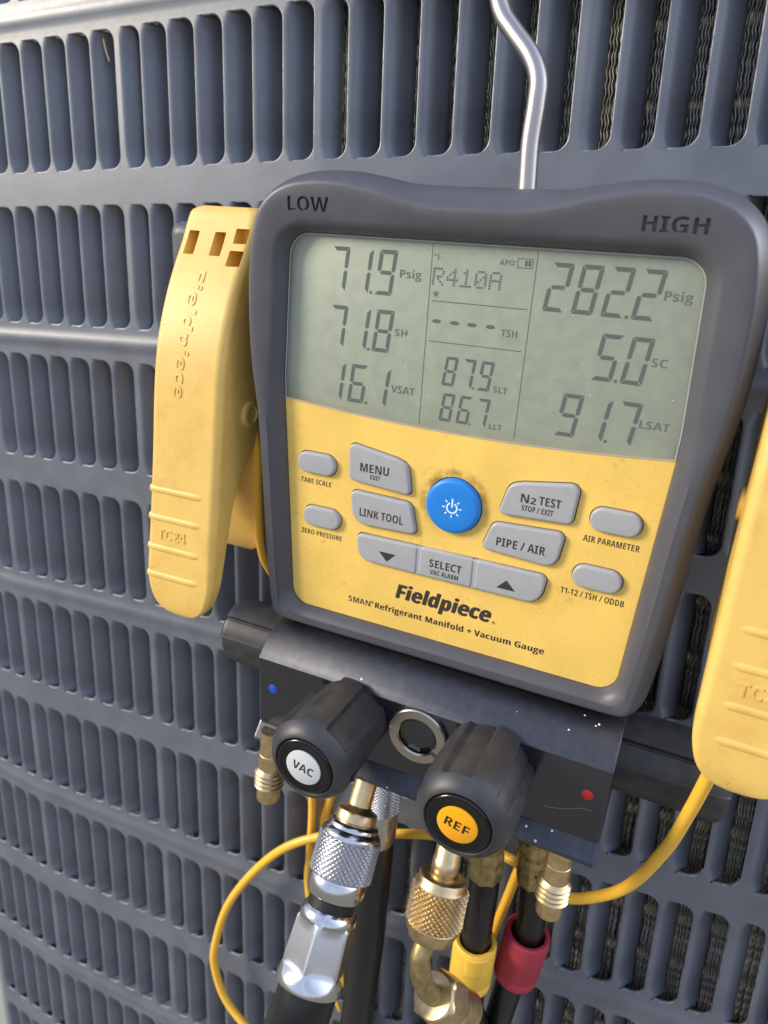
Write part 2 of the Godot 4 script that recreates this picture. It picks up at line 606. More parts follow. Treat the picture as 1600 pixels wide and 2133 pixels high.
# ---------------------------------------------------------------- the condenser unit
const TURN := [0.0933, -0.00605, 0.06446, 0.00701]   # slight bends of the panel at columns -2, 5, 12 and 19
func plan(u: float) -> Vector3:      # (x, z, turn) of the panel front at louvre column u
	var x := 12.0 - 15.5
	var z := 0.0
	if u >= 12.0:
		var e := minf(u, 19.0)
		x = e - 15.5
		if u > 19.0:
			x += (u - 19.0) * cos(TURN[3]); z -= (u - 19.0) * sin(TURN[3])
			return Vector3(x * PITCH, z * PITCH, TURN[3])
		return Vector3(x * PITCH, z * PITCH, 0.0)
	var a: float = TURN[2]
	var e1 := maxf(u, 5.0)
	x -= (12.0 - e1) * cos(a); z -= (12.0 - e1) * sin(a)
	if u < 5.0:
		a += TURN[1]
		var e2 := maxf(u, -2.0)
		x -= (5.0 - e2) * cos(a); z -= (5.0 - e2) * sin(a)
		if u < -2.0:
			a += TURN[0]
			x -= (-2.0 - u) * cos(a); z -= (-2.0 - u) * sin(a)
	return Vector3(x * PITCH, z * PITCH, -a)

func on_panel(u: float, y: float, out: float) -> Vector3:
	var q := plan(u)
	return Vector3(q.x + sin(-q.z) * -out, y, q.y + cos(q.z) * out)

func row_top(r: int) -> float:       # row 1 is the first full row in view, row 0 the one above
	var n := r - 1
	if n < 0: return ROW_TOP + GAP_BEAD + SLOT_H
	return ROW_TOP - (n * SLOT_H + ((n + 1) / 2) * GAP_PLAIN + (n / 2) * GAP_BEAD)

func slat_mesh(wide: bool) -> ArrayMesh:
	var m := Mb.new()
	var ts := [0.0, 0.08, 0.15, 0.22, 0.29, 0.37, 0.46, 0.56, 0.66]
	var es := [0.0, 1.2, 2.8, 5.0, 9.0, SLOT_H / 2.0]
	var ys: Array[float] = []
	for e in es: ys.append(-e)
	for i in range(es.size() - 2, -1, -1): ys.append(-(SLOT_H - es[i]))
	var rows: Array[PackedVector3Array] = []
	for y in ys:
		var e := minf(-y, SLOT_H + y)
		var row := PackedVector3Array()
		var soft := 0.13 * (1.0 - smoothstep(0.0, 5.0, e))
		var start := (0.22 if wide else 0.08) + soft
		for t in ts:
			var s := clampf((t - start) / 0.55, 0.0, 1.1)
			row.append(Vector3(t * PITCH, y, -9.8 * pow(s, 1.3) * (0.8 if wide else 1.0)))
		row.append(row[-1] + Vector3(-0.25, 0, -0.8))
		rows.append(row)
	for i in rows.size() - 1:
		for k in rows[i].size() - 1: m.quad(rows[i][k], rows[i][k + 1], rows[i + 1][k + 1], rows[i + 1][k], 1)
	m.close(Vector3.BACK)
	# rolled free edge on the left
	var a := -RAD
	var b := -SLOT_H + RAD
	var edge := Mb.new()
	edge_roll(edge, PackedVector3Array([Vector3(0, a, 0), Vector3(0, b, 0)]), Vector3(-1, 0, 0))
	return two_tone(m, edge)

const RAD := 5.4
const ROLL := [Vector2(0, 0), Vector2(0.26, -0.06), Vector2(0.44, -0.22), Vector2(0.52, -0.46), Vector2(0.52, -1.2)]
func two_tone(a: Mb, b: Mb) -> ArrayMesh:    # painted sheet and its sheared, rubbed edge
	var m := a.mesh()
	m.add_surface_from_arrays(Mesh.PRIMITIVE_TRIANGLES, b.mesh().surface_get_arrays(0))
	m.surface_set_material(0, M.grille_paint)
	m.surface_set_material(1, M.rubbed_edge)
	return m

func edge_roll(m: Mb, path: PackedVector3Array, side: Vector3, sides := PackedVector3Array()) -> void:
	var rows: Array[PackedVector3Array] = []
	for q in ROLL:
		var r := PackedVector3Array()
		for i in path.size():
			var d := side if sides.is_empty() else sides[i]
			r.append(path[i] + d * q.x + Vector3(0, 0, q.y))
		rows.append(r)
	for i in rows.size() - 1: ring_quads(m, rows[i], rows[i + 1], 2, false)
	m.close((Vector3.BACK + (side if sides.is_empty() else Vector3.ZERO)).normalized())

func panel_mesh() -> ArrayMesh:
	var m := Mb.new()
	var edge := Mb.new()
	for r in ROWS + 1:       # the band above row r
		var top := row_top(r - 1) - SLOT_H if r > 0 else row_top(0) + GAP_PLAIN
		var bot := row_top(r) if r < ROWS else row_top(ROWS - 1) - SLOT_H - GAP_PLAIN
		var sec: Array[Vector2] = [Vector2(top, 0)]
		if absf(top - bot - GAP_BEAD) < 0.1:
			var c := (top + bot) / 2.0 + 0.5
			for q in [Vector2(5.2, 0), Vector2(3.7, 0.1), Vector2(2.2, 0.5), Vector2(0.9, 0.82), Vector2(-0.9, 0.82), Vector2(-2.2, 0.5), Vector2(-3.7, 0.1), Vector2(-5.2, 0)]: sec.append(Vector2(c + q.x, q.y))
		sec.append(Vector2(bot, 0))
		for i in sec.size() - 1:
			for u in range(COL_A, COL_B + 1):
				for part_ in [[u, u + 0.5], [u + 0.5, u + 1.0]]:
					m.quad(on_panel(part_[0], sec[i].x, sec[i].y), on_panel(part_[1], sec[i].x, sec[i].y), on_panel(part_[1], sec[i + 1].x, sec[i + 1].y), on_panel(part_[0], sec[i + 1].x, sec[i + 1].y), 1)
		m.close(Vector3.BACK)
	# rounded right-hand corners of every opening, with a rolled edge
	for r in ROWS:
		for u in range(COL_A, COL_B + 1):
			for up in [1, -1]:
				var y0 := row_top(r) if up > 0 else row_top(r) - SLOT_H
				var path := PackedVector2Array([Vector2(0.30 * PITCH, 0)])
				var nrm := PackedVector2Array([Vector2(0, -1)])
				for k in 8:
					var a := PI / 2 * k / 7.0
					path.append(Vector2(PITCH - RAD + sin(a) * RAD, -RAD + cos(a) * RAD))
					nrm.append(Vector2(-sin(a), -cos(a)))
				var corner := on_panel(u + 0.9999, y0, 0)
				var pts := PackedVector3Array()
				for q in path: pts.append(on_panel(u + minf(q.x / PITCH, 0.9999), y0 + q.y * up, 0.0))
				for i in range(1, pts.size() - 1): m.tri(corner, pts[i], pts[i + 1], 1)
				m.close(Vector3.BACK)
				var rows: Array[PackedVector3Array] = []
				for q in ROLL:
					var row := PackedVector3Array()
					for i in path.size():
						var w: Vector2 = path[i] + nrm[i] * q.x
						row.append(on_panel(u + minf(w.x / PITCH, 0.9999), y0 + w.y * up, q.y))
					rows.append(row)
				for i in rows.size() - 1: ring_quads(edge, rows[i], rows[i + 1], 2, false)
				edge.close(Vector3.BACK)
	return two_tone(m, edge)

func condenser() -> void:
	var unit := thing("condenser_unit", "dark blue-grey louvred outdoor condenser unit behind the yellow gauge", "air conditioner")
	pm_mesh("grille_panel", panel_mesh(), null, unit)
	var plain := slat_mesh(false)
	var wide := slat_mesh(true)
	# louvres the gauge leaves in view are parts of their own; those wholly behind it or past the frame are one joined part
	var rest := SurfaceTool.new()
	rest.begin(Mesh.PRIMITIVE_TRIANGLES)
	var count := 0
	for r in ROWS:
		for u in range(COL_A, COL_B + 1):
			var q := plan(u + 0.001)
			var tf := Transform3D(Basis(Vector3.UP, q.z), Vector3(q.x, row_top(r), q.y) * MM)
			var msh := wide if posmod(u, 7) == 5 else plain
			var hidden := (r >= 3 and r <= 4 and u > 7 and u < 23) or (r == 2 and u > 10 and u < 23) or (r == 0 and u > 1) or (r > 6 and u > 20) or (r > 7 and u > 14) or (r == 9 and u > 8) or (r == 10 and u > 2) or (r < 6 and r > 2 and u > 24) or u > 28
			if hidden:
				rest.append_from(msh, 0, tf)
			else:
				var o := part("slat", msh, null, unit)
				o.transform = tf
				count += 1
	var ro := part("slats_behind_gauge", rest.commit(), M.grille_paint, unit)
	ro.set_meta("kind", "stuff")
	# coil: waved fins in front of copper tubes
	var fin := Mb.new()
	var y0 := 96.0
	var y1 := -470.0
	var n := int((y0 - y1) / 1.1)
	var rows: Array[PackedVector3Array] = []
	for i in n + 1:
		var y := lerpf(y0, y1, float(i) / n)
		var x := 0.24 * sin(y * TAU / 4.7) + 0.14 * sin(y * TAU / 13.7 + 1.0)
		rows.append(PackedVector3Array([Vector3(0.56, y, -2.6), Vector3(x + 0.3, y, -0.8), Vector3(x + 0.09, y, 0), Vector3(x - 0.09, y, 0), Vector3(x - 0.3, y, -0.8), Vector3(-0.56, y, -2.6)]))
	for i in n: ring_quads(fin, rows[i], rows[i + 1], -1, false)
	fin.close(Vector3.BACK)
	var fm := fin.mesh()
	var mm := MultiMesh.new()
	mm.transform_format = MultiMesh.TRANSFORM_3D
	mm.mesh = fm
	var ufirst := 6.0
	var fins := int((29.6 - ufirst) * PITCH / 1.08)
	mm.instance_count = fins
	for i in fins:
		var u := ufirst + i * 1.08 / PITCH
		var q := plan(u)
		var at := on_panel(u, rng.randf_range(-0.5, 0.5), -11.3 + rng.randf_range(-0.25, 0.25))
		at.x += rng.randf_range(-0.15, 0.15)
		mm.set_instance_transform(i, Transform3D(Basis(Vector3.UP, q.z) * Basis(Vector3.BACK, rng.randf_range(-0.0012, 0.0012)), at * MM))
	var fo := MultiMeshInstance3D.new()
	fo.name = "coil_fins"
	fo.multimesh = mm
	fo.material_override = M.fin_metal
	unit.add_child(fo, true)
	fo.set_meta("kind", "stuff")
	for k in 22:
		var tb := Mb.new()
		var path := PackedVector3Array()
		for j in 23: path.append(on_panel(ufirst + j * (29.6 - ufirst) / 22.0, 84.0 - k * 25.4, -17.3))
		sweep(tb, path, 4.6, 12)
		pm("coolant_tube", tb, M.tube_copper, unit)
	# cabinet behind: back, lid, base and the pale corner post
	var cab := Mb.new()
	var f := PackedVector3Array()
	var b := PackedVector3Array()
	var top := row_top(0) + GAP_PLAIN
	var low := row_top(ROWS - 1) - SLOT_H - GAP_PLAIN
	for u in range(COL_A, COL_B + 2):
		f.append(on_panel(u, top, -48.0)); b.append(on_panel(u, low, -48.0))
	ring_quads(cab, f, b, -1, false)
	cab.close(Vector3.BACK)
	for y in [top, low]:
		var fr := PackedVector3Array()
		var bk := PackedVector3Array()
		for u in range(COL_A, COL_B + 2):
			fr.append(on_panel(u, y, 0)); bk.append(on_panel(u, y, -48.0))
		ring_quads(cab, fr, bk, -1, false)
		cab.close(Vector3.UP)
	for u in [COL_A, COL_B + 1]:
		cab.quad(on_panel(u, top, 0), on_panel(u, low, 0), on_panel(u, low, -48), on_panel(u, top, -48), -1)
		cab.close(Vector3.RIGHT)
	var straw := Mb.new()
	sweep(straw, smooth_path([on_panel(4.42, 19.0, -2.6), on_panel(4.5, 15.0, -2.2), on_panel(4.62, 10.0, -2.4)], 1.0), 0.45, 8)
	var so := pm(numbered("dry_straw"), straw, M.straw, self)
	so.set_meta("label", "short dry straw caught in the top of a louvre slot at upper left"); so.set_meta("category", "straw")
	pm("inner_cabinet", cab, M.inner_zinc, unit)
	var post := Mb.new()
	var q0 := on_panel(COL_A, 0, 0)
	box(post, Vector3(q0.x - 46, low, q0.z - 60), Vector3(q0.x - 0.6, top, q0.z + 0.5), 3.0)
	pm("corner_post", post, M.post_paint, unit)
	print("slats as parts: ", count)

func pm_mesh(called: String, mesh: Mesh, material: Material, parent: Node) -> MeshInstance3D:
	return part(called, mesh, material, parent)

# ---------------------------------------------------------------- the gauge
func face_outline() -> PackedVector2Array:
	return rounded([Vector3(-61.2, -67.4, 7.0), Vector3(61.2, -67.4, 7.0), Vector3(65.6, 20, 60), Vector3(63.6, 67.4, 7.5), Vector3(-63.6, 67.4, 7.5), Vector3(-65.6, 20, 60)], 8)

func boot_outline() -> PackedVector2Array:
	var c: Array[Vector2] = []
	for q in [Vector2(0, -76.6), Vector2(60, -76.6), Vector2(67, -75.6), Vector2(70.6, -72), Vector2(72.0, -65), Vector2(73.6, -48), Vector2(75.2, -22), Vector2(76.3, -3), Vector2(77.4, 9), Vector2(79.2, 22), Vector2(80.2, 36), Vector2(80.0, 54), Vector2(78.6, 66), Vector2(75.8, 75), Vector2(70.5, 81), Vector2(62.5, 84.8), Vector2(53, 86.2), Vector2(43, 86.0), Vector2(33, 84.6), Vector2(24, 83.2), Vector2(12, 82.8), Vector2(0, 82.8)]: c.append(q)
	var cu := Curve2D.new()
	var all: Array[Vector2] = c.duplicate()
	for i in range(c.size() - 2, 0, -1): all.append(Vector2(-c[i].x, c[i].y))
	var n := all.size()
	for i in n + 1:
		var a: Vector2 = all[(i - 1 + n) % n]
		var p: Vector2 = all[i % n]
		var b: Vector2 = all[(i + 1) % n]
		var t := (b - a).normalized()
		cu.add_point(p, -t * a.distance_to(p) / 3.0, t * b.distance_to(p) / 3.0)
	cu.bake_interval = 0.4
	return cu.get_baked_points()

# where rays from the centre meet a closed outline, at n even steps of its own boot angle
func by_angle(poly: PackedVector2Array, angles: PackedFloat32Array) -> PackedVector2Array:
	var o := PackedVector2Array()
	for a in angles:
		var d := Vector2.from_angle(a)
		var best := 0.0
		for i in poly.size():
			var hit = Geometry2D.segment_intersects_segment(Vector2.ZERO, d * 200.0, poly[i], poly[(i + 1) % poly.size()])
			if hit != null: best = maxf(best, hit.length())
		o.append(d * best)
	return o

func boot() -> Mb:
	var angles := PackedFloat32Array()
	var n := 300
	for i in n: angles.append(TAU * i / n + 0.003)
	var outer := boot_outline()
	var face := face_outline()
	var m := Mb.new()
	var rows: Array[PackedVector3Array] = []
	for q in [Vector2(0.5, -4.0), Vector2(0.0, -0.4), Vector2(0.25, 0.9), Vector2(1.2, 2.9), Vector2(2.6, 4.4), Vector2(4.2, 5.1)]:
		rows.append(flat(by_angle(inset(face, -q.x), angles), q.y))
	for q in [Vector2(7.0, 5.75), Vector2(5.0, 5.75), Vector2(4.2, 5.6), Vector2(3.7, 5.25), Vector2(3.3, 4.7), Vector2(2.6, 3.2), Vector2(1.7, 1.0), Vector2(0.9, -1.6), Vector2(0.3, -4.6), Vector2(0, -8.5), Vector2(0.6, -20.0), Vector2(2.0, -30.0), Vector2(4.0, -34.0), Vector2(8.0, -36.0), Vector2(14.0, -36.4)]:
		var r := by_angle(inset(outer, q.x), angles)
		for i in r.size():
			# the dip between the two shoulders is a longer slope
			if r[i].y > 60.0 and q.y > -6.0: r[i].y -= 2.4 * exp(-pow(r[i].x / 24.0, 4.0)) * smoothstep(-6.0, 4.0, q.y)
		rows.append(flat(r, q.y))
	for i in rows.size() - 1: ring_quads(m, rows[i], rows[i + 1], 1)
	var back := rows[-1]
	var front := PackedVector3Array()
	for v in rows[0]: front.append(v)
	m.close(Vector3.ZERO)
	tri_poly(m, back, -1); m.close(Vector3.FORWARD)
	tri_poly(m, front, -1); m.close(Vector3.BACK)
	return m

func arc_y(x: float) -> float:      # lower edge of the screen
	return 9.6 + 3.0 * pow(x / 65.0, 2.0)

func split_face(screen: bool, grow := 0.0) -> PackedVector2Array:
	var o := PackedVector2Array()
	var f := inset(face_outline(), -grow)
	var at := 0
	var was := -1
	var ids: Array[int] = []
	for i in f.size():
		if (f[i].y > arc_y(f[i].x)) == screen:
			o.append(f[i]); ids.append(i)
	# start after the place where the outline was left, then close it along the curve
	for i in o.size():
		if (ids[i] + 1) % f.size() != ids[(i + 1) % o.size()]: at = i
	var out := PackedVector2Array()
	for i in o.size(): out.append(o[(at + 1 + i) % o.size()])
	var s := signf(out[0].x)
	for i in 25:
		var x := -s * (65.35 + grow) * (1.0 - i / 12.0)
		out.append(Vector2(x, arc_y(x)))
	return out

func key_outline(which: String) -> PackedVector2Array:
	match which:
		"menu": return rounded([Vector3(-38.6, -12.6, 2.2), Vector3(-14.6, -14.2, 1.8), Vector3(-16.6, -3.2, 7.0), Vector3(-20.6, -1.9, 5.0), Vector3(-38.9, 0.9, 2.2)], 5)
		"link": return rounded([Vector3(-36.2, -28.7, 5.5), Vector3(-11.6, -27.8, 1.8), Vector3(-14.4, -16.6, 2.8), Vector3(-37.8, -16.2, 2.2)], 5)
		"n2": return rounded([Vector3(15.6, -13.8, 1.8), Vector3(39.6, -12.6, 2.2), Vector3(40.6, 1.0, 2.6), Vector3(22.6, -1.8, 5.0), Vector3(18.4, -3.2, 7.0)], 5)
		"pipe": return rounded([Vector3(11.2, -27.0, 1.8), Vector3(36.6, -28.4, 4.5), Vector3(38.2, -15.7, 2.2), Vector3(14.6, -17.0, 2.8)], 5)
		"down": return rounded([Vector3(-33.6, -42.4, 5.5), Vector3(-10.6, -42.5, 1.1), Vector3(-10.6, -31.8, 1.1), Vector3(-34.8, -32.2, 2.2)], 5)
		"select": return rounded([Vector3(-9.9, -42.5, 1.1), Vector3(9.8, -42.5, 1.1), Vector3(9.8, -31.6, 1.1), Vector3(-9.9, -31.6, 1.1)], 3)
		"up": return rounded([Vector3(10.5, -42.5, 1.1), Vector3(33.2, -42.4, 5.5), Vector3(34.6, -31.6, 2.2), Vector3(10.5, -31.6, 1.1)], 5)
		"bar": return rounded([Vector3(-33.6, -42.5, 5.5), Vector3(33.2, -42.5, 5.5), Vector3(34.6, -31.6, 2.2), Vector3(-34.8, -32.1, 2.2)], 5)
		"power":
			var o := PackedVector2Array()
			for i in 48: o.append(Vector2(0.5, -14.5) + Vector2.from_angle(TAU * i / 48) * 9.5)
			return o
	var c := {"tare": Vector2(-51.7, -9.4), "zero": Vector2(-49.2, -29.6), "air": Vector2(52.2, -8.9), "odd": Vector2(49.7, -28.7)}
	var p: Vector2 = c[which]
	return rounded([Vector3(p.x - 7.7, p.y - 3.9, 3.8), Vector3(p.x + 7.7, p.y - 3.9, 3.8), Vector3(p.x + 7.7, p.y + 3.9, 3.8), Vector3(p.x - 7.7, p.y + 3.9, 3.8)], 7)

func gauge() -> void:
	var g := thing("manifold_gauge", "yellow digital refrigerant manifold gauge with LCD screen hung on the grille by a steel hook", "gauge", DEV)
	var bold := font(true)
	var reg := font(false)
	# boot with the two engraved words
	var cutters := []
	for w in [["LOW", -61.4, 73.6, 14.6, 4.2], ["HIGH", 45.6, 73.0, 16.2, 3.9]]:
		var k := Mb.new()
		var wx: float = w[1]
		var wy: float = w[2]
		solid_text(k, w[0], w[3], w[4], 1.1, bold, func(a, b, c): return Vector3(wx + a, wy + b, 5.6 + c))
		cutters.append(k)
	part("rubber_boot", await cut(boot(), cutters), M.rubber, g)
	# yellow face with openings for its keys
	var fp := Mb.new()
	plate(fp, split_face(false), -1.6, 0.0, 0.15, 2)
	var holes := []
	for k in ["tare", "zero", "air", "odd", "menu", "link", "n2", "pipe", "bar", "power"]:
		var h := Mb.new()
		plate(h, inset(key_outline(k), -0.34), -3.0, 2.0, 0.05, 1)
		holes.append(h)
	var face := part("face_plate", await cut(fp, holes, FACE), M.yellow_print, g)
	var under := Mb.new()
	plate(under, inset(split_face(false), 0.5), -3.4, -2.0, 0.1, 1)
	pm("key_mat", under, M.seal_black, g)
	for t in [["TARE SCALE", -58.5, -46.0, -17.6, -15.6], ["ZERO PRESSURE", -58.1, -41.0, -37.6, -35.6], ["AIR PARAMETER", 43.4, 60.4, -17.2, -15.1], ["T1-T2 / TSH / ODDB", 39.1, 59.0, -36.6, -34.4]]:
		var l := Mb.new()
		print_text(l, t[0], t[1], t[2], t[3], t[4], 0.03, bold)
		pm("lettering", l, M.print_dark, face)
	var lo := Mb.new()
	for k in 5:       # heavy strokes: the same word laid over itself a little aside
		var ox: float = [0.0, -0.28, 0.28, -0.14, 0.14][k]
		var oy: float = [0.0, 0.0, 0.0, 0.14, -0.14][k]
		print_text(lo, "Fieldpiece", -18.6 + ox, 17.9 + ox, -56.2 + oy, -48.4 + oy, 0.03 + k * 0.006, bold, 0.2)
	print_text(lo, "®", 18.0, 19.2, -54.6, -53.4, 0.03, bold)
	pm("brand_lettering", lo, M.print_dark, face)
	var sl := Mb.new()
	print_text(sl, "SMAN", -37.3, -28.2, -61.0, -58.6, 0.03, bold)
	print_text(sl, "®", -28.0, -26.9, -59.6, -58.4, 0.03, bold)
	for k in 2: print_text(sl, "Refrigerant Manifold + Vacuum Gauge", -26.3 + k * 0.1, 36.9 + k * 0.1, -61.7, -58.4, 0.03 + k * 0.006, bold)
	pm("lettering", sl, M.print_dark, face)
	keys(g, bold)
	screen(g, bold, reg)
	await block(g, bold)
	# hanging hook: bent steel rod out of the top of the boot
	var hk := Mb.new()
	sweep(hk, smooth_path([Vector3(8.4, 72, -17.5), Vector3(7.7, 83.8, -19), Vector3(6.9, 95.5, -20), Vector3(7.1, 106, -21), Vector3(6.6, 112.7, -22), Vector3(3.2, 118.8, -24), Vector3(-3.2, 125.4, -27), Vector3(-8.0, 130.6, -29), Vector3(-10.7, 136.4, -31), Vector3(-11.8, 145, -34), Vector3(-11.5, 158, -37), Vector3(-11.0, 170, -43), Vector3(-10.8, 176, -52), Vector3(-10.8, 173, -62), Vector3(-10.8, 164, -66)], 1.2), 2.85, 24)
	pm("hanging_hook", hk, M.steel_rod, g)

func keys(g: Node3D, bold: Font) -> void:
	for k in ["tare", "zero", "air", "odd", "menu", "link", "n2", "pipe", "down", "select", "up"]:
		var m := Mb.new()
		plate(m, key_outline(k), -2.5, 1.7 if not k in ["down", "select", "up"] else 1.6, 0.9, 5)
		var o := pm("button", m, M.grey_key, g)
		var l := Mb.new()
		var zz := 1.74
		match k:
			"menu":
				print_text(l, "MENU", -34.0, -23.1, -8.5, -5.4, zz, bold)
				print_text(l, "EXIT", -30.0, -26.2, -10.8, -9.2, zz, bold)
			"link": print_text(l, "LINK TOOL", -33.5, -16.8, -25.0, -22.0, zz, bold)
			"n2":
				print_text(l, "N", 22.8, 25.4, -8.1, -5.2, zz, bold)
				print_text(l, "2", 25.9, 27.7, -8.1, -5.9, zz, bold)
				print_text(l, "TEST", 28.6, 35.5, -7.9, -5.0, zz, bold)
				print_text(l, "STOP / EXIT", 23.4, 33.5, -10.8, -8.9, zz, bold)
			"pipe": print_text(l, "PIPE / AIR", 16.6, 32.8, -24.5, -21.5, zz, bold)
			"select":
				print_text(l, "SELECT", -5.9, 5.8, -38.1, -35.1, 1.64, bold)
				print_text(l, "VAC ALARM", -5.4, 4.9, -40.8, -39.0, 1.64, bold)
			"down":
				l.tri(Vector3(-25.3, -36.9, 1.64), Vector3(-18.7, -36.9, 1.64), Vector3(-22.0, -40.3, 1.64), -1); l.close(Vector3.BACK)
			"up":
				l.tri(Vector3(18.4, -39.6, 1.64), Vector3(24.9, -39.6, 1.64), Vector3(21.6, -36.2, 1.64), -1); l.close(Vector3.BACK)
		if l.p.size() > 0: pm("lettering", l, M.print_dark, o)
	for x in [-10.25, 10.15]:
		var dv := Mb.new()
		box(dv, Vector3(x - 1.0, -42.5, -2.4), Vector3(x + 1.0, -31.9, 1.25), 0.4)
		pm("button_rib", dv, M.grey_key, g)
	var pw := Mb.new()
	lathe(pw, [Vector2(9.5, -2.5), Vector2(9.5, 1.2), Vector2(9.3, 1.8), Vector2(8.8, 2.2), Vector2(8.0, 2.4), Vector2(5.0, 2.45), Vector2(0.0, 2.45)], Vector3(0.5, -14.5, 0), Vector3.BACK, 64)
	var po := pm("power_button", pw, M.blue_key, g)
	var s := Mb.new()
	var ctr := Vector3(0.6, -14.7, 2.47)
	for i in 40:          # open ring of the power sign
		var a := PI / 2 + 0.45 + (TAU - 0.9) * i / 40.0
		var b := PI / 2 + 0.45 + (TAU - 0.9) * (i + 1) / 40.0
		s.quad(ctr + Vector3(cos(a), sin(a), 0) * 1.5, ctr + Vector3(cos(b), sin(b), 0) * 1.5, ctr + Vector3(cos(b), sin(b), 0) * 1.98, ctr + Vector3(cos(a), sin(a), 0) * 1.98, -1)
	s.quad(ctr + Vector3(-0.25, 0.2, 0), ctr + Vector3(0.25, 0.2, 0), ctr + Vector3(0.25, 3.3, 0), ctr + Vector3(-0.25, 3.3, 0), -1)
	for i in 9:
		if i == 2: continue
		var a := TAU * i / 8.0
		if i == 8: continue
		var d := Vector3(cos(a), sin(a), 0)
		var e := Vector3(-sin(a), cos(a), 0) * 0.2
		s.quad(ctr + d * 2.45 - e, ctr + d * 2.45 + e, ctr + d * 3.4 + e, ctr + d * 3.4 - e, -1)
	s.close(Vector3.BACK)
	pm("power_sign", s, M.print_white, po)

# seven-segment figures: box with foot corner (x, y), leaning right
func figure(m: Mb, ch: String, x: float, y: float, w: float, h: float, lean: float, th: float, zz: float) -> void:
	var segs := {"0": "abcdef", "1": "bc", "2": "abged", "3": "abgcd", "4": "fgbc", "5": "afgcd", "6": "afgedc", "7": "abc", "8": "abcdefg", "9": "abfgcd"}
	var gp := th * 0.16
	var hm := h / 2.0
	var shapes := {
		"a": [[gp, h], [w - gp, h], [w - th, h - th], [th, h - th]],
		"d": [[th, th], [w - th, th], [w - gp, 0.0], [gp, 0.0]],
		"f": [[0.0, h - gp], [th, h - th - gp], [th, hm + th * 0.62], [th * 0.5, hm + gp * 1.2], [0.0, hm + th * 0.6]],
		"e": [[0.0, gp], [0.0, hm - th * 0.6], [th * 0.5, hm - gp * 1.2], [th, hm - th * 0.62], [th, th + gp]],
		"b": [[w, h - gp], [w - th, h - th - gp], [w - th, hm + th * 0.62], [w - th * 0.5, hm + gp * 1.2], [w, hm + th * 0.6]],
		"c": [[w, gp], [w, hm - th * 0.6], [w - th * 0.5, hm - gp * 1.2], [w - th, hm - th * 0.62], [w - th, th + gp]],
		"g": [[th * 0.75, hm], [th * 1.2, hm + th * 0.48], [w - th * 1.2, hm + th * 0.48], [w - th * 0.75, hm], [w - th * 1.2, hm - th * 0.48], [th * 1.2, hm - th * 0.48]]}
	if not segs.has(ch): return
	for s in segs[ch]:
		var q := PackedVector3Array()
		for c in shapes[s]: q.append(Vector3(x + c[0] + lean * c[1], y + c[1], zz))
		cap(m, q)
		m.close(Vector3.BACK)

func bar_(m: Mb, a: Vector2, b: Vector2, w: float, zz: float) -> void:
	var d := (b - a).normalized()
	var e := Vector2(-d.y, d.x) * w / 2.0
	m.quad(Vector3(a.x + e.x, a.y + e.y, zz), Vector3(b.x + e.x, b.y + e.y, zz), Vector3(b.x - e.x, b.y - e.y, zz), Vector3(a.x - e.x, a.y - e.y, zz), -1)
	m.close(Vector3.BACK)

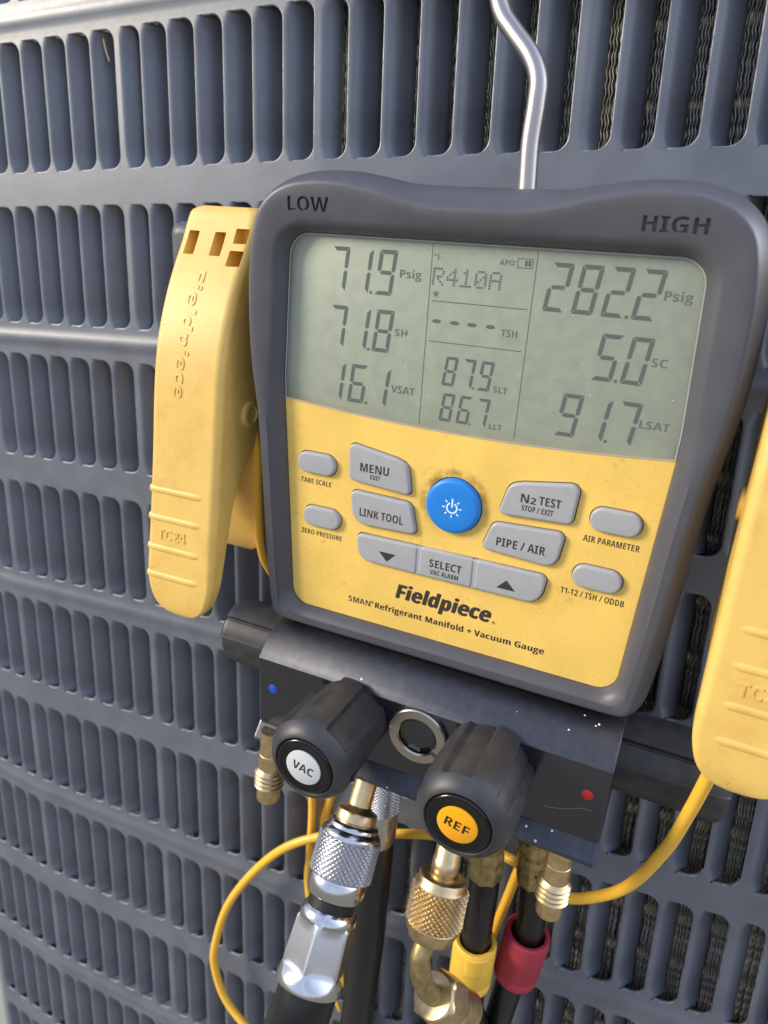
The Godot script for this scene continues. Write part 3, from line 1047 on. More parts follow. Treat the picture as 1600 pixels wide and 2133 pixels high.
func screen(g: Node3D, bold: Font, reg: Font) -> void:
	var back := Mb.new()
	plate(back, split_face(true, 0.4), -2.6, -1.1, 0.05, 1)
	var scr := pm("screen", back, M.lcd_back, g)
	var zz := -1.04
	var lean := 0.122
	var slots := [[-49.8, -41.5, -33.2], [29.4, 37.7, 46.0]]
	# readings: figures, foot height, height of the figures
	for rd in [["719", 0, 50.2, 13.6, 2], ["718", 0, 32.3, 13.4, 2], ["161", 0, 14.4, 12.9, 2], ["2822", 1, 50.2, 13.5, 3], ["50", 1, 32.3, 13.4, 2], ["917", 1, 14.4, 13.0, 2]]:
		var m := Mb.new()
		var xs: Array = slots[rd[1]].duplicate()
		if rd[0].length() == 4: xs.push_front(21.1)
		var first: int = xs.size() - rd[0].length()
		for i in rd[0].length(): figure(m, rd[0][i], xs[first + i], rd[2], 6.05, rd[3], lean, 1.24, zz)
		var dx: float = xs[-1] - 1.55
		bar_(m, Vector2(dx, rd[2] + 0.45), Vector2(dx + 0.9, rd[2] + 0.45), 0.9, zz)
		pm("reading", m, M.lcd_ink, scr)
	for rd in [["879", 24.5, 9.2], ["867", 13.0, 9.1]]:
		var m := Mb.new()
		for i in 3: figure(m, rd[0][i], -8.0 + i * 5.85, rd[1], 4.1, rd[2], lean, 0.95, zz)
		bar_(m, Vector2(2.35, rd[1] + 0.35), Vector2(3.0, rd[1] + 0.35), 0.65, zz)
		pm("reading", m, M.lcd_ink, scr)
	var dash := Mb.new()
	for x in [-11.2, -5.3, 0.35, 6.2]:
		var q := PackedVector3Array()
		for i in 16: q.append(Vector3(x + cos(TAU * i / 16) * 1.5, 44.0 + sin(TAU * i / 16) * 0.62, zz))
		cap(dash, q); dash.close(Vector3.BACK)
	pm("reading", dash, M.lcd_ink, scr)
	# refrigerant name in dots
	var glyph := {"R": [30, 17, 17, 30, 20, 18, 17], "4": [2, 6, 10, 18, 31, 2, 2], "1": [4, 12, 4, 4, 4, 4, 31], "0": [14, 17, 19, 21, 25, 17, 14], "A": [14, 17, 17, 31, 17, 17, 17]}
	var dots := Mb.new()
	var word := "R410A"
	for i in word.length():
		for r in 7:
			for c in 5:
				if int(glyph[word[i]][r]) >> (4 - c) & 1:
					var x := -13.7 + i * 4.5 + c * 0.76 + (6 - r) * 0.04
					var y := 54.7 + (6 - r) * 0.75
					dots.quad(Vector3(x, y, zz), Vector3(x + 0.62, y, zz), Vector3(x + 0.62, y + 0.6, zz), Vector3(x, y + 0.6, zz), -1)
	dots.close(Vector3.BACK)
	pm("reading", dots, M.lcd_ink_dot, scr)
	var ln := Mb.new()
	bar_(ln, Vector2(-14.2, 66.6), Vector2(-14.6, 10.6), 0.22, zz)
	bar_(ln, Vector2(18.0, 66.6), Vector2(17.5, 11.0), 0.22, zz)
	bar_(ln, Vector2(-13.4, 50.0), Vector2(16.8, 50.1), 0.25, zz)
	bar_(ln, Vector2(-13.5, 37.8), Vector2(16.6, 37.85), 0.25, zz)
	pm("divider_lines", ln, M.lcd_ink, scr)
	var un := Mb.new()
	for t in [["Psig", -24.5, -17.3, 55.1, 58.5], ["SH", -25.1, -20.8, 38.0, 40.3], ["VSAT", -25.3, -16.9, 19.7, 22.2], ["TSH", 9.7, 14.7, 41.6, 43.8], ["SLT", 9.2, 13.7, 24.5, 26.5], ["LLT", 9.1, 13.3, 12.9, 14.6],
			["Psig", 53.8, 61.2, 55.1, 58.6], ["SC", 53.7, 58.0, 38.0, 40.4], ["LSAT", 53.5, 61.9, 20.3, 22.7], ["°F", -13.6, -11.3, 61.9, 63.8], ["APO", 7.0, 11.4, 61.9, 63.4]]:
		print_text(un, t[0], t[1], t[2], t[3], t[4], zz, bold if t[0] != "°F" else reg)
	pm("unit_lettering", un, M.lcd_ink_dot, scr)
	var ic := Mb.new()
	for e in [[12.3, 61.5, 16.9, 61.5], [12.3, 64.0, 16.9, 64.0], [12.4, 61.5, 12.4, 64.0], [16.8, 61.5, 16.8, 64.0], [14.9, 62.0, 14.9, 63.6], [15.9, 62.0, 15.9, 63.6], [11.9, 62.4, 11.9, 63.2]]:
		var wd := 0.75 if e[0] > 14 and e[0] < 16.5 and e[0] == e[2] else 0.22
		bar_(ic, Vector2(e[0], e[1]), Vector2(e[2], e[3]), wd, zz)
	pm("battery_sign", ic, M.lcd_ink, scr)
	var star := Mb.new()
	var sp := PackedVector3Array()
	for i in 10: sp.append(Vector3(-12.1, 52.1, zz) + Vector3(sin(TAU * i / 10), cos(TAU * i / 10), 0) * (1.3 if i % 2 == 0 else 0.5))
	cap(star, sp); star.close(Vector3.BACK)
	pm("star_sign", star, M.lcd_ink_dot, scr)
	# clear window in front, with dust on it
	var win := Mb.new()
	var wp := split_face(true, -0.15)
	tri_poly(win, flat(wp, 0.2), -1)
	win.close(Vector3.BACK)
	var wo := pm("screen_window", win, M.window_plastic, g)
	var trim := Mb.new()
	var ring0 := flat(wp, 0.22)
	var ring1 := flat(inset(wp, 0.22), 0.28)
	var ring2 := flat(inset(wp, 0.34), 0.1)
	ring_quads(trim, ring0, ring1, 1); ring_quads(trim, ring1, ring2, 1)
	trim.close(Vector3.BACK)
	pm("window_edge", trim, M.grey_key, wo)
	var ds := Mb.new()
	for i in 120:
		var c := Vector3(rng.randf_range(-62, 62), rng.randf_range(14, 66), 0.22)
		var r := 0.09 if rng.randf() < 0.85 else 0.2
		var q := PackedVector3Array()
		for k in 6: q.append(c + Vector3(cos(TAU * k / 6), sin(TAU * k / 6), 0) * r * rng.randf_range(0.6, 1.2))
		cap(ds, q); ds.close(Vector3.BACK)
	for i in 4:          # fine scratches
		var a := Vector2(rng.randf_range(-40, 55), rng.randf_range(16, 60))
		bar_(ds, a, a + Vector2.from_angle(rng.randf_range(-0.9, 0.6)) * rng.randf_range(2, 5), 0.035, 0.22)
	var dd := pm("dust_specks", ds, M.dust, wo)
	dd.set_meta("kind", "stuff")

# ---------------------------------------------------------------- valve block under the gauge
func block(g: Node3D, bold: Font) -> void:
	var prof := [Vector2(-30, -77.6), Vector2(2, -77.4), Vector2(5, -77.9), Vector2(8, -79.2), Vector2(11, -81.2), Vector2(13.5, -83.5), Vector2(15.5, -85.6), Vector2(16.0, -86.4), Vector2(16.0, -115.9), Vector2(16.3, -116.3), Vector2(20.3, -120.6), Vector2(20.5, -121.3), Vector2(18.6, -123.8), Vector2(-30, -124.0)]
	var m := Mb.new()
	var top := Mb.new()
	var xs := [[-66.6, 0.5], [-66.1, 0.0], [66.1, 0.0], [66.6, 0.5]]
	var rows: Array[PackedVector3Array] = []
	var ctr := Vector2(-5, -100)
	for x in xs:
		var r := PackedVector3Array()
		for q in prof:
			var v: Vector2 = q + (ctr - q).normalized() * x[1]
			r.append(Vector3(x[0], v.y, v.x))
		rows.append(r)
	for i in rows.size() - 1: ring_quads(m, rows[i], rows[i + 1], -1)
	m.close()
	tri_side(m, rows[0]); m.close(Vector3.LEFT)
	tri_side(m, rows[-1]); m.close(Vector3.RIGHT)
	var b := pm("valve_block", m, M.block_smooth, g)
	# grey cast shoulder lying over the block's top edge
	var sh: Array[PackedVector3Array] = []
	for x in [-66.75, -66.2, 66.2, 66.75]:
		var r := PackedVector3Array()
		var lift := 0.35 if absf(x) < 66.5 else 0.0
		for i in range(0, 8):
			var q: Vector2 = prof[i]
			r.append(Vector3(x, q.y + lift, q.x + lift * (1.0 if i > 2 else 0.2)))
		r[-1].z = 16.25; r[-1].y = -86.2
		sh.append(r)
	for i in sh.size() - 1: ring_quads(top, sh[i], sh[i + 1], 1, false)
	top.close(Vector3(0, 1, 1))
	pm("block_shoulder", top, M.block_grained, b)
	var lg := Mb.new()
	var ls: Array[PackedVector3Array] = []
	for x in [-66.4, -65.9, 65.9, 66.4]:
		var r := PackedVector3Array()
		var lift := 0.12 if absf(x) < 66.2 else 0.0
		for q in [Vector2(16.1, -116.0), Vector2(16.3, -116.3), Vector2(20.3, -120.6), Vector2(20.55, -121.3), Vector2(18.6, -123.9)]: r.append(Vector3(x, q.y + lift * 0.4, q.x + lift))
		ls.append(r)
	for i in ls.size() - 1: ring_quads(lg, ls[i], ls[i + 1], -1, false)
	lg.close(Vector3(0, 1, 1))
	pm("block_ledge", lg, M.block_grained, b)
	for d in [[-60.5, -98.8, M.blue_dot], [60.2, -97.8, M.red_dot]]:
		var k := Mb.new()
		lathe(k, [Vector2(1.95, 0), Vector2(1.95, 0.15), Vector2(1.7, 0.3), Vector2(0, 0.36)], Vector3(d[0], d[1], 15.95), Vector3.BACK, 20)
		pm("colour_dot", k, d[2], b)
	for q in [Vector3(-23.9, -83.4, 13.5), Vector3(-42.2, -80.7, 10.2), Vector3(1.0, -83.8, 13.8), Vector3(32.6, -80.0, 9.2), Vector3(53.9, -77.6, 3.1), Vector3(58.1, -78.4, 6.0), Vector3(59.0, -77.9, 5.1), Vector3(50.3, -80.3, 9.7), Vector3(60.7, -85.0, 14.9), Vector3(13.2, -79.3, 8.1), Vector3(51.4, -116.6, 16.6), Vector3(42.9, -117.7, 17.6), Vector3(47.0, -120.3, 19.8), Vector3(-8.2, -120.9, 20.4)]:     # spots of white paint spatter
		var fl := Mb.new()
		var nrm := Vector3(0, 0.72, 0.69) if q.z < 16.0 else Vector3(0, 0.6, 0.8)
		lathe(fl, [Vector2(0.5, -0.1), Vector2(0.44, 0.42), Vector2(0.25, 0.48), Vector2(0, 0.48)].map(func(e): return Vector2(e.x * (0.6 + 0.45 * absf(sin(q.x * 3.1))), e.y)), q, nrm, 12)
		pm("paint_fleck", fl, M.dust, b)
	var sc := Mb.new()
	var sp := [Vector2(47.1, -108.3), Vector2(51.0, -107.3), Vector2(54.8, -106.0), Vector2(59.4, -103.6), Vector2(62.6, -103.4)]
	for i in sp.size() - 1: bar_(sc, sp[i], sp[i + 1], 0.16, 16.04)
	pm("scratch", sc, M.nickel, b)
	await sight_glass(g)
	for k in [["VAC", -26.7, M.cap_white, -97.2, 2.11], ["REF", 27.2, M.cap_yellow, -96.4, 1.78]]: knob(g, k[0], Vector3(k[1], k[3], 16.0), k[2], bold, k[4])
	port(g, Vector3(-59.5, -118.6, 18.3)); port(g, Vector3(55.2, -122.0, 14.5))
	# ribbed clamp bars either side
	for s in [-1, 1]:
		var bar := Mb.new()
		var shape := func(r, t, h):
			var e: float = wrapf(PI - t if s > 0 else t, -PI, PI)    # angle up from the viewer's side
			if absf(e - 0.86) < 0.05: return r - 1.3
			if e < 0.30 and e > 0.22: return r + 0.4
			return r - 1.2 if e <= 0.22 and e > -1.2 else r
		lathe(bar, [Vector2(15.0, 0), Vector2(15.0, 34.0), Vector2(14.7, 36.0), Vector2(13.8, 37.2), Vector2(12.0, 37.8)], Vector3(s * 66.0, -104.0, -21.0), Vector3(s, 0, 0), 150, shape)
		part("clamp_bar", creased(bar.p, 25.0), M.knob_rubber, g)

func tri_side(m: Mb, ring: PackedVector3Array) -> void:
	var q := PackedVector2Array()
	for v in ring: q.append(Vector2(v.z, v.y))
	var ix := Geometry2D.triangulate_polygon(q)
	for i in range(0, ix.size(), 3): m.tri(ring[ix[i]], ring[ix[i + 1]], ring[ix[i + 2]], -1)

func sight_glass(g: Node3D) -> void:
	var c := Vector3(0.6, -96.8, 16.0)
	var rim := Mb.new()
	lathe(rim, [Vector2(11.0, -0.5), Vector2(11.0, 1.4), Vector2(10.6, 1.9), Vector2(7.6, 1.9), Vector2(7.1, 1.5), Vector2(7.0, -3.0)], c, Vector3.BACK, 64, null, false)
	# close the inside so that the notches can be cut
	var solid := Mb.new()
	lathe(solid, [Vector2(0, -3.0), Vector2(11.0, -3.0), Vector2(11.0, 1.4), Vector2(10.6, 1.9), Vector2(7.6, 1.9), Vector2(7.1, 1.4), Vector2(7.0, -2.6), Vector2(0, -2.6)], c, Vector3.BACK, 64)
	var cuts := []
	for a in [2.95, 5.75]:
		var n := Mb.new()
		var d := Vector3(cos(a), sin(a), 0)
		var e := Vector3(-sin(a), cos(a), 0)
		var p := PackedVector2Array()
		for q in [[4.0, -1.5], [13.0, -1.5], [13.0, 1.5], [4.0, 1.5]]:
			var v: Vector3 = c + d * q[0] + e * q[1]
			p.append(Vector2(v.x, v.y))
		plate(n, p, 17.0, 20.0, 0.05, 1)
		cuts.append(n)
	var o := part("sight_glass", await cut(solid, cuts), M.nickel, g)
	var inner := Mb.new()
	lathe(inner, [Vector2(6.9, 0.6), Vector2(6.4, 0.3), Vector2(0.4, -2.4), Vector2(0, -2.45)], c, Vector3.BACK, 9, null, false)
	part("glass_lens", creased(inner.p, 6.0), M.lens_green, o)

func knob(g: Node3D, word: String, at: Vector3, face: Material, bold: Font, turn: float) -> void:
	var m := Mb.new()
	var groove := func(r, t, h):
		var w := fposmod(t - turn, TAU / 5.0)     # five grips with a flat-floored recess between
		w = minf(w, TAU / 5.0 - w)
		var depth := smoothstep(0.36, 0.29, w) * 1.9
		return r - depth * smoothstep(29.0, 27.4, h) * smoothstep(-1.0, 0.5, h)
	var prof := []
	for q in [[14.6, 0.0], [15.2, 0.6], [15.5, 4.0], [15.7, 10.0], [15.9, 16.0], [16.0, 21.0], [16.0, 23.0], [16.0, 24.0], [15.95, 25.0], [15.85, 26.2], [15.7, 27.3], [15.5, 28.0], [15.2, 29.0], [14.7, 30.0], [13.8, 31.4], [12.6, 32.6], [11.6, 33.2], [11.1, 33.3], [10.9, 32.9], [10.6, 32.6]]: prof.append(Vector2(q[0], q[1]))
	lathe(m, prof, at, Vector3.BACK, 150, groove)
	var k := part("knob", creased(m.p, 32.0), M.knob_rubber, g)
	var ring := Mb.new()
	lathe(ring, [Vector2(10.55, 32.0), Vector2(10.5, 33.0), Vector2(9.9, 33.6), Vector2(9.2, 33.7), Vector2(8.6, 33.4), Vector2(6.5, 33.4), Vector2(0, 33.4)], at, Vector3.BACK, 56)
	pm("cap_ring", ring, M.gloss_black, k)
	var disc := Mb.new()
	lathe(disc, [Vector2(6.55, 33.2), Vector2(6.5, 33.75), Vector2(6.2, 33.9), Vector2(0, 33.95)], at, Vector3.BACK, 48)
	var d := pm("cap_label", disc, face, k)
	var l := Mb.new()
	var a := -0.2
	var t := Mb.new()
	print_text(t, word, -4.0, 4.0, -1.65, 1.65, 0, bold)
	for v in t.p: l.p.append(Vector3(v.x * cos(a) - v.y * sin(a), v.x * sin(a) + v.y * cos(a), 0) + at + Vector3(0, 0, 33.97))
	l.g = t.g
	l.close(Vector3.BACK)
	pm("lettering", l, M.cap_ink, d)

func port(g: Node3D, at: Vector3) -> void:
	var m := Mb.new()
	var prof := [Vector2(4.4, -2), Vector2(4.4, 8.0), Vector2(4.6, 8.2), Vector2(4.6, 14.5), Vector2(5.0, 15.0)]
	for i in 4:
		prof.append(Vector2(5.2, 15.4 + i * 2.0)); prof.append(Vector2(5.95, 16.1 + i * 2.0)); prof.append(Vector2(5.95, 16.4 + i * 2.0)); prof.append(Vector2(5.2, 17.1 + i * 2.0))
	for q in [Vector2(4.7, 23.6), Vector2(4.7, 28.6), Vector2(4.2, 29.6), Vector2(2.6, 29.9), Vector2(2.4, 27.5)]: prof.append(q)
	lathe(m, prof, at, Vector3(0, -1, 0.11), 40)
	part("threaded_port", creased(m.p, 28.0), M.brass, g)

# ---------------------------------------------------------------- yellow pipe clamps
func pipe_clamp(s: int) -> void:
	var o := thing("pipe_clamp", "yellow spring pipe clamp with windows at its top, left of the screen" if s < 0 else "yellow spring pipe clamp cut off by the right edge of the picture", "clamp", DEV, "yellow pipe clamps on either side of the gauge")
	# stations of the front lever: height, front z, back z, left x, right x (left-hand clamp)
	var st := [[74.0, -15.0, -24.0, 5.0], [72.5, -13.2, -25.0, 1.0], [69.0, -11.5, -26.0, 0.0], [62.0, -8.0, -26.0, 0.0], [52.0, -2.0, -24.0, 0.0], [42.0, 3.0, -22.0, 0.0], [30.0, 7.6, -20.0, 0.0], [18.0, 10.4, -18.5, 0.0], [6.0, 12.2, -17.5, 0.0], [-6.0, 13.6, -14.0, 0.0], [-14.0, 14.6, -6.5, 0.0], [-20.0, 15.4, -0.5, 0.0], [-30.0, 16.8, 4.5, 0.0], [-44.0, 18.8, 9.0, 0.0], [-56.0, 20.4, 12.5, 0.0], [-62.0, 21.2, 14.0, 0.4], [-68.0, 21.6, 15.2, 2.0], [-72.0, 21.5, 16.0, 4.4], [-74.6, 21.0, 16.4, 8.0], [-76.0, 20.2, 17.2, 12.5]]
	var m := Mb.new()
	var rows: Array[PackedVector3Array] = []
	for q in st:
		var ring := PackedVector3Array()
		var xl: float = -116.0 + q[3]
		var xr: float = -85.0 - q[3]
		var zf: float = q[1]
		var zb: float = q[2]
		var rad := minf(3.2, minf((xr - xl) * 0.3, (zf - zb) * 0.3))
		for c in rounded([Vector3(xl, zb, 0.8), Vector3(xr, zb, 0.8), Vector3(xr, zf, rad), Vector3(xl, zf, rad)], 5): ring.append(Vector3(c.x * -s, q[0], c.y))
		rows.append(ring)
	# finer along the length
	var fine: Array[PackedVector3Array] = []
	for i in rows.size() - 1:
		for k in 3:
			var r := PackedVector3Array()
			for j in rows[i].size():
				var a: Vector3 = rows[maxi(i - 1, 0)][j]
				var b: Vector3 = rows[i][j]
				var c: Vector3 = rows[i + 1][j]
				var d: Vector3 = rows[mini(i + 2, rows.size() - 1)][j]
				r.append(b.cubic_interpolate(c, a, d, k / 3.0))
			fine.append(r)
	fine.append(rows[-1])
	for i in fine.size() - 1: ring_quads(m, fine[i], fine[i + 1], 1)
	end_caps(m, fine[0], fine[-1])
	var zat := func(y: float) -> float:
		for i in st.size() - 1:
			if y <= st[i][0] and y >= st[i + 1][0]:
				# the same curve as the lever's own skin: height and depth both follow it
				var lo := 0.0
				var hi := 1.0
				for k in 18:
					var mid := (lo + hi) / 2.0
					if cubic_interpolate(st[i][0], st[i + 1][0], st[maxi(i - 1, 0)][0], st[mini(i + 2, st.size() - 1)][0], mid) > y: lo = mid
					else: hi = mid
				return cubic_interpolate(st[i][1], st[i + 1][1], st[maxi(i - 1, 0)][1], st[mini(i + 2, st.size() - 1)][1], lo)
		return 0.0
	var cuts := []
	for w in [[-112.4, -107.8, 57.4, 65.4], [-101.0, -96.2, 57.4, 65.4], [-92.4, -86.9, 61.9, 66.9], [-92.6, -86.9, 54.4, 59.6]]:
		var k := Mb.new()
		var x0: float = w[0] if s < 0 else -w[1]
		var x1: float = w[1] if s < 0 else -w[0]
		box(k, Vector3(x0, w[2], -14.5), Vector3(x1, w[3], 12.0), 0.3)
		cuts.append(k)
	var lever := part("front_lever", await cut(m, cuts), M.clamp_yellow, o)
	# grip ribs and raised lettering
	for y in [-26.6, -37.4, -49.2, -60.2]:
		var r := Mb.new()
		var path := PackedVector3Array()
		for i in 13:
			var x := lerpf(-115.0, -91.0, i / 12.0)
			path.append(Vector3(x * -s, y + (x + 103) * 0.02, zat.call(y) - 1.55 - (0.5 if i in [0, 12] else 0.0)))
		sweep(r, path, 2.0, 20)
		pm("grip_rib", r, M.clamp_yellow, lever)
	var bold := font(true)
	var tc := Mb.new()
	solid_text(tc, "TC24", 13.0, 4.0, 0.3, bold, func(a, b, c):
		var y: float = -45.2 + b + a * 0.02
		return Vector3((-110.5 if s < 0 else 93.5) + a, y, zat.call(y) + c))
	pm("lettering", tc, M.clamp_yellow, lever)
	var fp := Mb.new()
	solid_text(fp, "Fieldpiece", 45.0, 6.6, 0.3, bold, func(a, b, c):
		var y: float = 53.5 - a
		return Vector3((-105.8 if s < 0 else 97.0) + b - a * 0.03, y, zat.call(y) + c), 0.2)
	pm("brand_lettering", fp, M.clamp_yellow, lever)
	# rear lever, pivot pin and jaw pad
	var rl := Mb.new()
	var rr: Array[PackedVector3Array] = []
	for q in [[8.0, -12.0, -21.0, 0.0], [-8.0, -11.0, -20.0, 0.0], [-24.0, -9.0, -16.5, 0.0], [-42.0, -11.0, -18.0, 0.0], [-52.0, -13.5, -19.0, 0.8], [-57.0, -15.0, -20.0, 3.0], [-60.0, -17.0, -20.0, 7.0]]:
		var ring := PackedVector3Array()
		for c in rounded([Vector3(-116.0 + q[3], q[2], 1.0), Vector3(-85.2 - q[3], q[2], 1.0), Vector3(-85.2 - q[3], q[1], 1.2), Vector3(-116.0 + q[3], q[1], 1.2)], 3): ring.append(Vector3(c.x * -s, q[0], c.y))
		rr.append(ring)
	for i in rr.size() - 1: ring_quads(rl, rr[i], rr[i + 1], 1)
	end_caps(rl, rr[0], rr[-1])
	pm("rear_lever", rl, M.clamp_yellow, o)
	var pin := Mb.new()
	lathe(pin, [Vector2(5.0, 0), Vector2(5.0, 0.9), Vector2(4.5, 1.3), Vector2(3.2, 1.35), Vector2(3.0, 0.8), Vector2(0, 0.8)], Vector3(85.0 * s, 2.0, -6.0), Vector3(-s, 0, 0), 32)
	pm("pivot_pin", pin, M.clamp_yellow, o)
	var pad := Mb.new()
	var px := -131.5 * -s
	box(pad, Vector3(minf(px, px + 16.0 * -s), 41.0, -34.0), Vector3(maxf(px, px + 16.0 * -s), 68.0, -20.0), 4.0)
	pm("jaw_pad", pad, M.rubber, o)

# ---------------------------------------------------------------- cables and hoses
func cable(label: String, pts: Array, r := 2.2) -> void:
	var m := Mb.new()
	sweep(m, smooth_path(pts, 2.0), r, 16)
	var o := pm(numbered("sensor_cable"), m, M.cable_yellow, self)
	o.transform = DEV
	o.set_meta("label", label); o.set_meta("category", "cable"); o.set_meta("group", "yellow sensor cables")

func cables() -> void:
	cable("yellow cable from the right clamp passing behind the hoses to a loop at lower left", [Vector3(96, -62, 17), Vector3(93.7, -73.2, 14), Vector3(91.4, -97.7, 6), Vector3(87.4, -126.4, -3), Vector3(78.1, -156.8, -11), Vector3(62, -177.3, -17), Vector3(51.8, -182, -21), Vector3(38.4, -182.3, -27), Vector3(18.3, -185.5, -33), Vector3(-5.7, -191.7, -34), Vector3(-28, -199.9, -32), Vector3(-54.7, -208.9, -27), Vector3(-76.9, -222.6, -22), Vector3(-95.4, -246.1, -19), Vector3(-110.8, -275.6, -16), Vector3(-118.4, -305.2, -14), Vector3(-119.4, -323.7, -13), Vector3(-111, -343.5, -11), Vector3(-91.7, -356, -9), Vector3(-61.1, -368, -8)])
	cable("yellow cable hanging straight down from the left clamp past the blank brass port", [Vector3(-88, -2, -12), Vector3(-85, -15, -11), Vector3(-85, -32, -11), Vector3(-85, -59, -14), Vector3(-84, -86, -30), Vector3(-80, -123.2, -38), Vector3(-72.5, -170, -34), Vector3(-68.5, -199.8, -31), Vector3(-69, -232.4, -30), Vector3(-69.5, -252.7, -30), Vector3(-62.1, -284.8, -28), Vector3(-48.1, -325.5, -28), Vector3(-34.3, -371.7, -30)], 1.9)
	cable("yellow cable hung in a loop behind the hoses, seen between the yellow and red sleeves", [Vector3(-50.8, -120, -36), Vector3(-54.8, -157.2, -36), Vector3(-60.0, -190.9, -36), Vector3(-63.8, -213.4, -36), Vector3(-62, -238.5, -37), Vector3(-51.3, -284.6, -37), Vector3(-27, -356.9, -38), Vector3(-5, -377.6, -38), Vector3(11.5, -336.6, -38), Vector3(22.4, -274.2, -38), Vector3(29.7, -227.8, -37), Vector3(33.8, -202, -36), Vector3(37.6, -174.2, -35), Vector3(40.0, -120, -34)])

func knurl(m: Mb, o: Vector3, d: Vector3, r: float, s0: float, s1: float, around: int, deep: float) -> void:
	var b := basis_along(d)
	var along := maxi(2, int(round((s1 - s0) / (TAU * r / around))))
	var na := around * 4
	var ns := along * 4
	var rows: Array[PackedVector3Array] = []
	for i in ns + 1:
		var row := PackedVector3Array()
		var z := float(i) / 4.0
		var fade := minf(1.0, minf(i, ns - i) / 1.0)
		for k in na:
			var t := float(k) / 4.0
			var f1 := absf(fposmod(t + z, 1.0) - 0.5) * 2.0
			var f2 := absf(fposmod(t - z, 1.0) - 0.5) * 2.0
			var hgt := 1.0 - maxf(f1, f2)
			var rad := r + deep * (hgt * 1.6 - 0.8) if fade > 0.5 else r - deep
			var a := TAU * k / na
			row.append(o + b * Vector3(cos(a) * rad, sin(a) * rad, lerpf(s0, s1, float(i) / ns)))
		rows.append(row)
	for i in ns:
		for k in na:
			var j := (k + 1) % na
			if (i + k) % 2 == 0:
				m.tri(rows[i][k], rows[i][j], rows[i + 1][j], -1); m.tri(rows[i][k], rows[i + 1][j], rows[i + 1][k], -1)
			else:
				m.tri(rows[i][k], rows[i][j], rows[i + 1][k], -1); m.tri(rows[i][j], rows[i + 1][j], rows[i + 1][k], -1)
	end_caps(m, rows[0], rows[-1])

func turned(called: String, prof: Array, o: Vector3, d: Vector3, material: Material, parent: Node, seg := 48, mod = null) -> MeshInstance3D:
	var m := Mb.new()
	lathe(m, prof, o, d, seg, mod)
	return part(called, creased(m.p, 22.0), material, parent) if called.begins_with("hex") else pm(called, m, material, parent)

